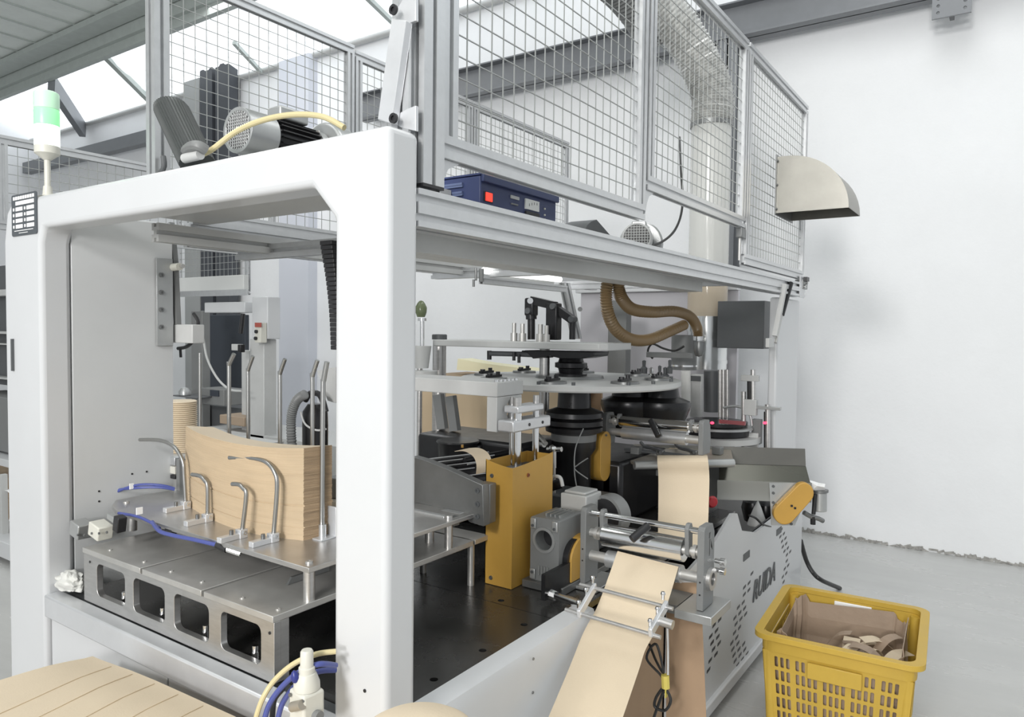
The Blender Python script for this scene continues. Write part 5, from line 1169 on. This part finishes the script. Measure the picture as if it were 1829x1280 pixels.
# ================================================================ chute trough with capsule guard
t = T('exit_chute', 'long dark stainless V-shaped exit chute reaching out over the louvred cabinet', 'chute', U(1380, 850, x=3.8))
zt6 = 1.13
a = U(1290, 797, z=zt6); b = U(1438, 801, z=zt6); dirc = (b-a).normalized(); a = a-dirc*.45
nrm = V((-dirc.y, dirc.x, 0)); 
if nrm.dot(V((CAM.x-b.x, CAM.y-b.y, 0))) < 0: nrm = -nrm
def cp(P_, n_, z_): return V((P_.x+nrm.x*n_, P_.y+nrm.y*n_, zt6+z_))
def sweep(sec, m_, nm, par, thick=.004):
    vs = []; k = len(sec)
    for P_ in (a, b):
        for n_, z_ in sec: vs.append(cp(P_, n_, z_))
        for n_, z_ in sec: vs.append(cp(P_, n_-thick, z_-thick))
    fs = []
    for i in range(k-1):
        fs += [(i, i+1, 2*k+i+1, 2*k+i), (k+i+1, k+i, 3*k+i, 3*k+i+1), (i+1, i, k+i, k+i+1), (2*k+i, 2*k+i+1, 3*k+i+1, 3*k+i)]
    fs += [(0, k, 3*k, 2*k), (k-1, 2*k-1+k*0, 4*k-1, 3*k-1)]
    return O(nm, G().add(vs, fs), m_, par)
sweep([(0, 0), (.02, -.085)], troughm, 'back_slope', t); sweep([(.022, -.087), (.10, -.155)], mat('trough_dark', (.10, .10, .085), .25, metal=.7), 'inner_slope', t)
sweep([(.10, -.155), (.125, -.150), (.125, -.165), (.12, -.215), (.125, -.245), (.10, -.245)], mat('chute_profile', (.30, .30, .28), .35, metal=.7), 'outer_profile', t)
many('chute_screw', G().cyl((0, 0, -.006), (0, 0, .006), .007, n=10), [U(1347, 864, z=zt6-.19)], chrome, t)
t = T('chute_drive', 'grey end plate with bolts carrying the tilted yellow capsule guard', 'bracket', U(1400, 920, x=3.7))
NP = cp(b, .135, 0); k0 = U(1376, 862, z=zt6-.165)
dn = dirc
def on_plane(px, py, n_=.13):
    """point seen at a pixel on the chute's front plane pushed out by n_"""
    P0 = cp(b, n_, 0); d = RV*((px-914.5)/F) - UV*((py-640)/F) + FV
    return CAM + d*((P0-CAM).dot(nrm)/d.dot(nrm))
pl = [on_plane(x_, y_) for x_, y_ in ((1374, 862), (1432, 862), (1436, 900), (1420, 938), (1378, 938))]
def plateprism(pts, n0, nm, m_, par, th=.006, bev=0, lab=None):
    vs = [p for p in pts]+[p-nrm*th for p in pts]; k = len(pts)
    fs = [tuple(range(k)), tuple(range(2*k-1, k-1, -1))]+[(i, (i+1) % k, k+(i+1) % k, k+i) for i in range(k)]
    return O(nm, G().add(vs, fs), m_, par, bev=bev, label=lab)
plateprism(pl, 0, 'end_plate', silver, t)
many('end_bolt', G().cyl(nrm*0, nrm*.006, .007, n=10), [on_plane(x_, y_) for x_, y_ in ((1381, 868), (1381, 880), (1383, 903), (1381, 897), (1413, 935))], dgrey, t)
c0x, c0y, c1x, c1y, r_px = 1402, 917, 1436, 881, 20
g_pts = []
aang = math.atan2(c1y-c0y, c1x-c0x)
for i in range(13): th = aang+PI/2+PI*i/12; g_pts.append((c0x+r_px*math.cos(th), c0y+r_px*math.sin(th)))
for i in range(13): th = aang-PI/2+PI*i/12; g_pts.append((c1x+r_px*math.cos(th)*.9, c1y+r_px*math.sin(th)*.95))
plateprism([on_plane(x_, y_, .175) for x_, y_ in g_pts], 0, 'capsule_guard', yel, t, th=.04, bev=.005, lab='yellow capsule-shaped belt guard')
many('guard_slot', G().obox(nrm*.001, (.010, .010, .004), ax=nrm), [on_plane(1414, 903, .176), on_plane(1420, 907, .176)], blk, t)
t = T('chute_motor', 'small grey motor with cables behind the yellow capsule guard', 'motor', on_plane(1465, 900, .02))
O('motor_can', G().cyl(on_plane(1464, 878, .03), on_plane(1464, 912, .03), .035, n=24), silver, t, bev=.004); O('can_cap', G().cyl(on_plane(1464, 874, .03), on_plane(1464, 878, .03), .042, n=24), castm, t)
O('dark_joint', G().tube([on_plane(1436, 915, .06), on_plane(1448, 922, .05), on_plane(1462, 926, .05), on_plane(1470, 930, .04)], .012, sm=4), castm, t)
O('hanging_plug', G().cyl(on_plane(1452, 922, .05), on_plane(1452, 936, .05), .013, n=12), blk2, t)
O('black_stem', G().cyl(on_plane(1456, 882, .06), on_plane(1453, 918, .06), .010), blk, t)
# scrap of white paper
pts = [(1433, 853), (1441, 857), (1450, 858), (1462, 862), (1474, 864), (1473, 870), (1474, 876), (1462, 877), (1452, 874), (1440, 862)]
ps = [on_plane(x_, y_, .05+.02*math.sin(i*1.7)) for i, (x_, y_) in enumerate(pts)]
vs = ps+[p-nrm*.002 for p in ps]; k = len(ps); ce = sum(ps, V())/k+nrm*.03; vs += [ce, ce-nrm*.002]
fs = [(i, (i+1) % k, 2*k) for i in range(k)]+[(k+(i+1) % k, k+i, 2*k+1) for i in range(k)]+[(i, k+i, k+(i+1) % k, (i+1) % k) for i in range(k)]
O('paper_scrap', G().add(vs, fs), paperw, smooth=False, label='torn white paper scrap lying on the chute end behind the yellow capsule', cat='paper scrap')
cable('black_cable', [U(1430, 965, x=4.78), U(1440, 1000, x=4.9), U(1452, 1022, x=4.9), U(1468, 1036, x=4.9), U(1500, 1050, z=.006)], .014, cablem, 'thick black cable dropping from the machine end to the floor', 'cable')
# black bags/hoses in the cut-out of the cabinet
t = T('drain_bag', 'black rubber bag and cable hanging in the cabinet cut-out under the chute', 'bag', U(1355, 930, y=1.25))
O('bag_body', G().lathe([(.02, -.16), (.06, -.15), (.075, -.06), (.06, 0), (.03, .02)], U(1368, 900, y=1.22)), blk2, t); O('bag_body', G().lathe([(.015, -.14), (.05, -.12), (.07, -.04), (.06, 0), (.03, .02)], U(1345, 895, y=1.3)), blk2, t)
O('white_sleeve', G().lathe([(.001, .07), (.02, .03), (.05, -.05), (.055, -.07)], U(1353, 915, y=1.16)), lgrey, t)
O('loose_cable', G().tube([U(1338, 920, y=1.1), U(1350, 925, y=1.08), U(1362, 936, y=1.06), U(1376, 940, y=1.06)], .006, sm=5), cablem, t)
O('red_button', G().lathe([(.001, .014), (.02, .012), (.028, 0), (.02, -.012), (.001, -.014)], U(1272, 896, x=3.3), (-.6, -.6, 0)), redm, label='red knob in the dark behind the hanging kraft strip', cat='knob')
# dark interior of the machine base between bed and cabinet
t = T('control_box', 'black control box with pale sticker in the dark space behind the hanging kraft strip', 'box', (3.4, 1.5, .84))
O('box_body', G().box(3.42, 3.60, 1.2, 2.2, .10, 1.08), blk, t, bev=.004)
a = U(1126, 850, x=3.42); O('sticker', G().box(3.414, 3.42, a.y-.03, a.y+.03, a.z-.04, a.z+.04), lgrey, t)
O('box_rail', G().box(3.39, 3.415, 1.25, 1.7, 1.0, 1.03), mgrey, t)
# ================================================================ right end station: small instruments
t = T('cup_guide_rods', 'tall pair of steel guide rods with stacked rings under the metal duct cuff', 'guide', U(1285, 800, x=4.2))
for px in (1286, 1292, 1299): O('guide_rod', G().cyl(U(px, 660, x=4.3), U(px, 745, x=4.3), .011, n=12), steel2, t)
O('rod_shade', G().cyl(U(1272, 662, x=4.4), U(1272, 735, x=4.4), .05), dgrey, t)
t = T('glass_column', 'clear cup tube with pale bracket left of the guide rods', 'tube', U(1240, 740, x=4.0))
O('cup_tube', G().ring(U(1225, 735, x=4.0), U(1225, 662, x=4.0), .028, .024, n=20), clearp, t); O('white_bracket', G().box(4.05, 4.09, U(1252, 700, x=4.05).y, U(1233, 700, x=4.05).y, U(1240, 745, x=4.05).z, U(1240, 668, x=4.05).z), lgrey, t, bev=.003)
O('dark_window', G().box(4.04, 4.05, U(1252, 675, x=4.05).y, U(1234, 675, x=4.05).y, U(1240, 680, x=4.05).z, U(1240, 671, x=4.05).z), dgrey, t)
t = T('index_ring', 'pair of pale flat rings round a dark core at the right end station', 'ring', U(1290, 790, x=4.0))
pz = U(1285, 768, x=4.0)
for dz, r_, m_, h in ((-.07, .24, lgrey, .03), (-.035, .18, blk2, .035), (.0, .20, silver, .012), (.02, .17, blk2, .02)):
    O('ring_plate', G().cyl((pz.x+.1, pz.y+.05, pz.z+dz), (pz.x+.1, pz.y+.05, pz.z+dz+h), r_, n=48), m_, t)
many('sensor_glow', G().lathe([(.001, -.008), (.010, -.004), (.010, .004), (.001, .008)], n=12), [U(1272, 755, x=3.85), ], laser, t)
O('red_bar', G().obox(U(1308, 754, x=3.9), (.02, .14, .02)), mat('reddish_metal', (.28, .08, .09), .4, metal=.3), t)
t = T('sensor_gantry', 'slim aluminium posts with crossbars and a red sensor dot at the right end station', 'gantry', U(1350, 800, x=4.4))
XS = 4.15
def post(px, ya, yb, w_=.02, m_=steel2): O('gantry_post', G().cyl(U(px, yb, x=XS), U(px, ya, x=XS), w_*.7, n=14), m_, t)
post(1328, 699, 800); post(1345, 660, 715); post(1338, 675, 715, .016, blk2); post(1371, 722, 800); post(1367, 735, 800, .012, blk2)
O('cross_head', G().obox(U(1340, 675, x=XS), (.03, .10, .035)), lgrey, t, bev=.003)
O('cross_arm', G().obox(U(1367, 728, x=XS), (.03, .17, .018)), silver, t, bev=.002)
O('slide_block', G().obox(U(1341, 727, x=XS), (.04, .07, .09)), lgrey, t, bev=.003); O('slide_block', G().obox(U(1352, 770, x=XS+.03), (.04, .05, .14)), mgrey, t, bev=.003)
O('bent_rail', G().tube([U(1292, 728, x=XS), U(1312, 725, x=XS), U(1330, 730, x=XS), U(1340, 742, x=XS), U(1343, 760, x=XS)], .007, sm=5), silver, t)
O('angle_bracket', G().obox(U(1340, 785, x=XS-.02), (.02, .09, .08)), lgrey, t, bev=.004)
many('sensor_glow', G().lathe([(.001, -.008), (.010, -.004), (.010, .004), (.001, .008)], n=12), [U(1366, 755, x=XS-.02)], laser, t)
t = T('valve_cluster', 'small chrome valves and fittings standing on the far rim of the turret disc', 'valve', U(1165, 675, x=3.6))
for px, py, r_ in ((1150, 655, .018), (1163, 668, .022), (1178, 665, .016), (1188, 668, .02), (1196, 655, .015)):
    O('chrome_fitting', G().lathe([(r_, 0), (r_*1.1, .03), (r_*.5, .04), (r_*.6, .07), (.001, .075)], U(px, py+12, x=3.7), n=14), chrome if px % 2 else dgrey, t)
O('fitting_bar', G().obox(U(1195, 634, x=3.8), (.03, .26, .03)), mgrey, t, bev=.003)
cable('thin_cable', [U(1166, 640, x=3.8), U(1157, 628, x=3.8), U(1165, 614, x=3.8), U(1185, 622, x=3.8), U(1205, 626, x=3.8), U(1222, 618, x=3.8)], .006, cablem, 'black wire draped under the lower brown hose', 'cable')
# ================================================================ left neighbour behind the near post: oil cup, boxes
t = T('oil_cup', 'steel rod with green glass oil cup standing right beside the near post', 'oil cup', U(757, 670, x=2.6))
p = U(752, 560, x=2.6); O('cup_rod', G().cyl(U(754, 620, x=2.6), U(754, 572, x=2.6), .010), chrome, t); O('cup_nut', G().cyl(U(754, 573, x=2.6), U(754, 568, x=2.6), .02), chrome, t)
O('glass_bulb', G().lathe([(.018, 0), (.026, .02), (.028, .045), (.018, .065), (.010, .075), (.001, .078)], U(752, 566, x=2.6)), greeng, t)
O('cup_cone', G().lathe([(.035, 0), (.048, .10), (.048, .105), (.001, .105)], U(752, 657, x=2.6)), lgrey, t)
O('cup_base', G().cyl(U(755, 672, x=2.55), U(755, 662, x=2.55), .07), lgrey, t)
t = T('cardboard_box', 'large open cardboard box with yellowish paper lying on top behind the turret', 'box', (3.3, 3.35, 0))
a = U(770, 668, x=3.6); b = U(900, 668, x=3.6); 
O('box_side', G().box(3.6, 3.62, b.y-.4, a.y+.1, .6, a.z-.02), mat('tan_box', (.62, .48, .32), .7), t); O('box_flap', G().prism([(3.6, b.y-.4), (3.6, a.y+.1), (4.1, a.y+.1), (4.1, b.y-.4)], a.z-.018, a.z-.008, 'z'), kraftd, t)
O('box_back', G().box(4.1, 4.12, b.y-.4, a.y+.1, .6, a.z-.02), cardb, t)
O('box_stand', G().box(3.62, 4.1, b.y-.38, a.y+.08, 0, .6), cardb, t)
pts = [U(x_, y_, x=3.85) for x_, y_ in ((826, 640), (870, 648), (950, 658), (960, 662), (880, 664), (824, 660))]
O('paper_sheaf', G().prism([(p.y, p.z) for p in pts], 3.8, 3.95, 'x'), mat('cream_sheaf', (.78, .74, .52), .7), label='pale yellowish paper sheaf lying on the cardboard box', cat='paper')
# ================================================================ background machine seen through the portal
BX = 3.6
t = T('rear_machine_portal', 'white frame of a second machine seen through the portal, with a tall post', 'machine frame', (BX, 5.2, 0))
def bb(nm, pa, pb, x, d, m_, par, bev=.006, lab=None):
    a = U(*pa, x=x); b = U(*pb, x=x); return O(nm, G().box(x, x+d, min(a.y, b.y), max(a.y, b.y), min(a.z, b.z), max(a.z, b.z)), m_, par, bev=bev, label=lab)
bb('white_beam', (365, 540), (437, 558), BX, .12, white, t); bb('tall_post', (450, 530), (478, 605), BX, .12, white, t); bb('lower_post', (446, 605), (472, 1210), BX, .12, lgrey, t)
bb('pale_base', (365, 762), (600, 1200), BX, .5, lgrey, t); bb('dark_opening', (372, 562), (438, 760), BX+.9, .05, nightm, t)
bb('inner_jamb', (341, 555), (362, 790), BX+.2, .08, mgrey, t); bb('pale_strip', (431, 625), (444, 790), BX+.1, .05, lgrey, t)
t = T('button_box', 'cream control button box with red top on the white post behind', 'control box', U(460, 610, x=BX-.05))
bb('box_case', (455, 576), (466, 612), BX-.06, .055, cream, t, .003); bb('red_top', (455, 576), (466, 584), BX-.068, .006, mat('dull_red', (.35, .08, .06), .5), t, 0)
many('push_button', G().cyl((-.015, 0, 0), (0, 0, 0), .014, n=12), [U(459, 592, x=BX-.06), U(458, 604, x=BX-.06)], blk, t)
t = T('rear_machine_strut', 'dark gas strut and hinge hanging at the white beam of the rear machine', 'strut', U(430, 620, x=BX-.1))
O('strut_body', G().cyl(U(434, 560, x=BX-.1), U(430, 595, x=BX-.1), .018), blk, t); O('strut_block', G().obox(U(424, 620, x=BX-.1), (.04, .10, .05)), lgrey, t, bev=.004); O('strut_joint', G().obox(U(431, 622, x=BX-.12), (.04, .04, .06)), blk2, t, bev=.004)
cable('pale_cable', [U(351, 572, x=BX-.2), U(362, 600, x=BX-.2), U(370, 640, x=BX-.2), U(388, 675, x=BX-.2), U(410, 695, x=BX-.2), U(432, 698, x=BX-.2)], .009, lgrey, 'pale cable sagging in the doorway of the rear machine', 'cable')
t = fence_panel('rear_machine_fence', 'wire fence panel in front of the dark column, seen through the portal', 3.15, 4.3, 4.6, 2.02, 2.62, .035) if 0 else yfence('rear_machine_fence', 'wire fence panel before the dark column, seen through the portal opening', BX+.05, U(445, 450, x=BX+.05).y, U(318, 450, x=BX+.05).y, U(380, 528, x=BX+.05).z, 3.0, .055)
t = T('lamp_trough', 'frosted lamp trough hanging across the rear machine fence', 'lamp', U(375, 520, x=BX))
bb('frosted_trough', (308, 497), (435, 524), BX-.02, .05, mat('frosted_cover', (.70, .71, .70), .4, alpha=.65), t)
bb('trough_rail', (300, 521), (440, 527), BX-.04, .015, alu, t, 0)
t = T('rear_machine_bed', 'dark cluttered bed of the rear machine beside the paper cup tower', 'machine bed', U(400, 760, x=BX))
bb('dark_bed', (308, 715), (440, 800), BX+.3, .3, dgrey, t); bb('grey_module', (358, 692), (400, 725), BX+.1, .2, mgrey, t); bb('wood_block', (392, 740), (436, 762), BX-.02, .2, mat('tan_block', (.34, .26, .19), .7), t)
O('steel_dome', G().lathe([(.05, 0), (.05, .03), (.03, .06), (.001, .07)], U(330, 705, x=BX)), silver, t); bb('dark_shelf', (308, 705), (350, 712), BX-.05, .2, dgrey, t)
bb('small_screen', (375, 696), (390, 708), BX+.09, .01, nightm, t, 0)
# stack of kraft cup walls (ringed tower)
cX = 2.35; c = U(322, 800, x=cX); n_r = 26; zt7 = U(322, 715, x=cX).z; zb7 = 1.0
prof = [(.001, 0)]
hh = (zt7-zb7)/n_r
for i in range(n_r): prof += [(.085, i*hh), (.092, i*hh+hh*.5), (.085, i*hh+hh*.95)]
prof += [(.08, zt7-zb7), (.001, zt7-zb7)]
O('cup_tower', G().lathe(prof, (c.x, c.y, zb7), n=36), kraft, kind='stuff', smooth=False, label='tower of nested kraft paper rings behind the left portal side', cat='paper cups')
O('tower_table', G().box(cX-.15, cX+.6, c.y-.15, c.y+.6, 0, zb7), lgrey, label='grey side table carrying the tower of nested kraft rings', cat='table')
# ================================================================ things left of the portal
XL = 2.2
def bl(nm, pa, pb, x, d, m_, par, bev=.004): return bb(nm, pa, pb, x, d, m_, par, bev)
t = T('side_machine', 'dark and white machine parts glimpsed at the far left edge of the picture', 'machine', (XL, 4.8, 0))
bl('dark_cabinet', (-60, 480), (30, 690), XL+.5, .4, dgrey, t)
for yy in (520, 590, 610, 670): bl('pale_shelf', (-60, yy), (30, yy+7), XL+.4, .1, lgrey, t)
bl('grey_cabinet', (-60, 700), (40, 815), XL+.3, .3, mgrey, t)
bl('white_slab', (-60, 815), (45, 830), XL+.2, .4, white, t); bl('white_table', (-60, 968), (60, 990), XL, .5, white, t); bl('dark_apron', (-60, 992), (60, 1075), XL+.05, .3, dgrey, t); bl('lower_steel', (-60, 1077), (60, 1170), XL+.2, .3, mgrey, t)
bl('kraft_box', (-60, 832), (45, 960), XL+.45, .2, kraftd, t)
O('side_machine_sheet', G().strip(spline([U(-20, 880, x=XL+.1), U(2, 876, x=XL+.1), U(16, 880, x=XL+.1), U(18, 905, x=XL+.1), U(16, 930, x=XL+.1)], 4), V((.25, 0, 0)), .002), paperw, label='curled white sheet at the left picture edge', cat='paper')
many('bench_leg', G().box(-.02, .02, -.02, .02, 0, .5), [V((U(10, 1100, x=XL+.1).x, U(10, 1100, x=XL+.1).y, .1))], lgrey, t)
# ================================================================ yellow crate with paper bag
t = T('yellow_crate', 'yellow slatted plastic crate on the floor before the louvred cabinet', 'crate', (3.4, .6, 0))
HZ = .48
q = [U(1392, 1040, z=HZ), U(1660, 1085, z=HZ), U(1655, 1198, z=HZ), U(1355, 1128, z=HZ)]
cx_ = sum(p.x for p in q)/4; cy_ = sum(p.y for p in q)/4
ORG[t.name] = V((cx_, cy_, 0)); t.location = (cx_, cy_, 0)
hx, hy = .31, .29
ang = math.atan2((q[0]-q[1]).y+(q[3]-q[2]).y, (q[0]-q[1]).x+(q[3]-q[2]).x)-PI/2
def rot(p): c_, s_ = math.cos(ang), math.sin(ang); return V((cx_+p[0]*c_-p[1]*s_, cy_+p[0]*s_+p[1]*c_, p[2]))
def RG(g): g.v = [rot(p) for p in g.v]; return g
hx = ((q[1]-q[2]).length+(q[0]-q[3]).length)/4; hy = ((q[0]-q[1]).length+(q[3]-q[2]).length)/4
g = G(); out = rrect(-hx, hx, -hy, hy, .06, 6); inn = rrect(-hx+.035, hx-.035, -hy+.035, hy-.035, .045, 6)
g.prism(out, HZ-.022, HZ, 'z', [inn]); O('rim', RG(g), crate_y, t, bev=.006, seg=3)
g = G(); g.prism(rrect(-hx+.028, hx-.028, -hy+.028, hy-.028, .05, 6), HZ-.075, HZ-.023, 'z', [rrect(-hx+.034, hx-.034, -hy+.034, hy-.034, .046, 6)]); O('skirt_band', RG(g), crate_y, t)
# side walls: panels with slot holes (taper ignored at the corners by posts)
def side(L, off, along, mirror):
    h0, h1 = .03, HZ-.075; holes = []
    cols = int((L*2-.16)/.030); gr = 0
    xs = -L+.08; k = 0
    x_ = xs
    while x_ < L-.09:
        if k % 4 == 3: x_ += .014
        for r in range(6):
            z0 = h0+.02+r*.058
            if z0+.045 < h1-.005 and not (abs(x_+.007) < .085 and r == 5): holes.append(rrect(x_, x_+.014, z0, z0+.044, .003, 1))
        x_ += .0235; k += 1
    g = G(); poly = [(-L+.03, h0), (L-.03, h0), (L-.03, h1), (-L+.03, h1)]
    g.prism(poly, off-.004 if 1 else 0, off, 'y', holes)
    if along == 'y':
        g.v = [V((p.y, p.x, p.z)) for p in g.v]
    # taper: pull the wall inwards towards the floor
    for v in g.v:
        kf = .88+.12*(v.z/HZ); v.x *= kf; v.y *= kf
    return RG(g)
for L, off, al in ((hx, -hy+.034, 'x'), (hx, hy-.030, 'x'), (hy, -hx+.034, 'y'), (hy, hx-.030, 'y')): O('slatted_side', side(L, off, al, 0), crate_y, t, smooth=False)
for sx_ in (-1, 1):
    for sy_ in (-1, 1):
        g = G(); g.cyl((sx_*(hx-.05)*.90, sy_*(hy-.05)*.90, 0.01), (sx_*(hx-.055), sy_*(hy-.055), HZ-.03), .022, n=16); O('corner_post', RG(g), crate_y, t)
g = G(); g.prism(rrect((-hx+.03)*.88, (hx-.03)*.88, (-hy+.03)*.88, (hy-.03)*.88, .04), .0, .02, 'z'); O('crate_floor', RG(g), crate_y, t)
g = G(); g.box(hx-.037, hx-.03, -.075, .075, HZ-.085, HZ-.045)
O('handle_plate', RG(G().box(-hx+.02, -hx+.031, -.10, .10, HZ-.15, HZ-.085)), crate_y, t, bev=.003)
O('handle_plate', RG(G().box(hx-.046, hx-.037, -.08, .08, HZ-.066, HZ-.030)), paperw, t, bev=.003, label='pale handle opening in the far rim')
# bag
bm = []
def bag():
    g = G(); N = 40; rs_ = random.Random(9); lv = [(.02, .86), (.15, .90), (.30, .95), (.40, .92), (.47, .94)]
    vs = []; 
    base = rrect(-hx+.07, hx-.07, -hy+.06, hy-.05, .07, 9); N = len(base)
    jit = [rs_.uniform(.97, 1.03) for _ in range(N)]; jz = [rs_.uniform(-.012, .012) for _ in range(N)]
    for z_, s_ in lv:
        for i, (a_, b_) in enumerate(base): vs.append(V((a_*s_*jit[i], b_*s_*jit[i], z_*(HZ/.48)-.02+ (jz[i] if z_ > .3 else 0) + (.02*math.sin(i*.5) if z_ > .44 else 0))))
    fs = []
    for j in range(len(lv)-1):
        for i in range(N): fs.append((j*N+i, j*N+(i+1) % N, (j+1)*N+(i+1) % N, (j+1)*N+i))
    fs.append(tuple(range(N-1, -1, -1)))
    g.add(vs, fs); return g
b_ = O('paper_bag', RG(bag()), bagm, smooth=False, label='open brown paper bag lining the yellow crate', cat='bag'); sm_ = b_.modifiers.new('thickness', 'SOLIDIFY'); sm_.thickness = .003
rs_ = random.Random(21)
for i in range(16):
    c_ = V((rs_.uniform(-hx+.16, hx-.16), rs_.uniform(-hy+.12, hy*.2), 0)); c_ = V((rs_.uniform(-.17, .12), rs_.uniform(-.20, .04), .30+rs_.uniform(0, .07)))
    g = G(); d = V((rs_.uniform(-1, 1), rs_.uniform(-1, 1), rs_.uniform(-.4, .5))).normalized(); w_ = d.cross(V((0, 0, 1))).normalized()*rs_.uniform(.03, .07)
    pts = [c_+d*(s_-.5)*.16+V((0, 0, .03*math.sin(s_*PI))) for s_ in (0, .3, .6, 1)]
    g.strip(spline(pts, 3), w_, .0012)
    O('kraft_offcut', RG(g), kraft if i % 3 else bagm, smooth=False, label=('pale kraft paper offcut' if i % 3 else 'brown paper offcut')+' crumpled inside the paper bag', cat='paper scrap', group='kraft offcuts in the bag')
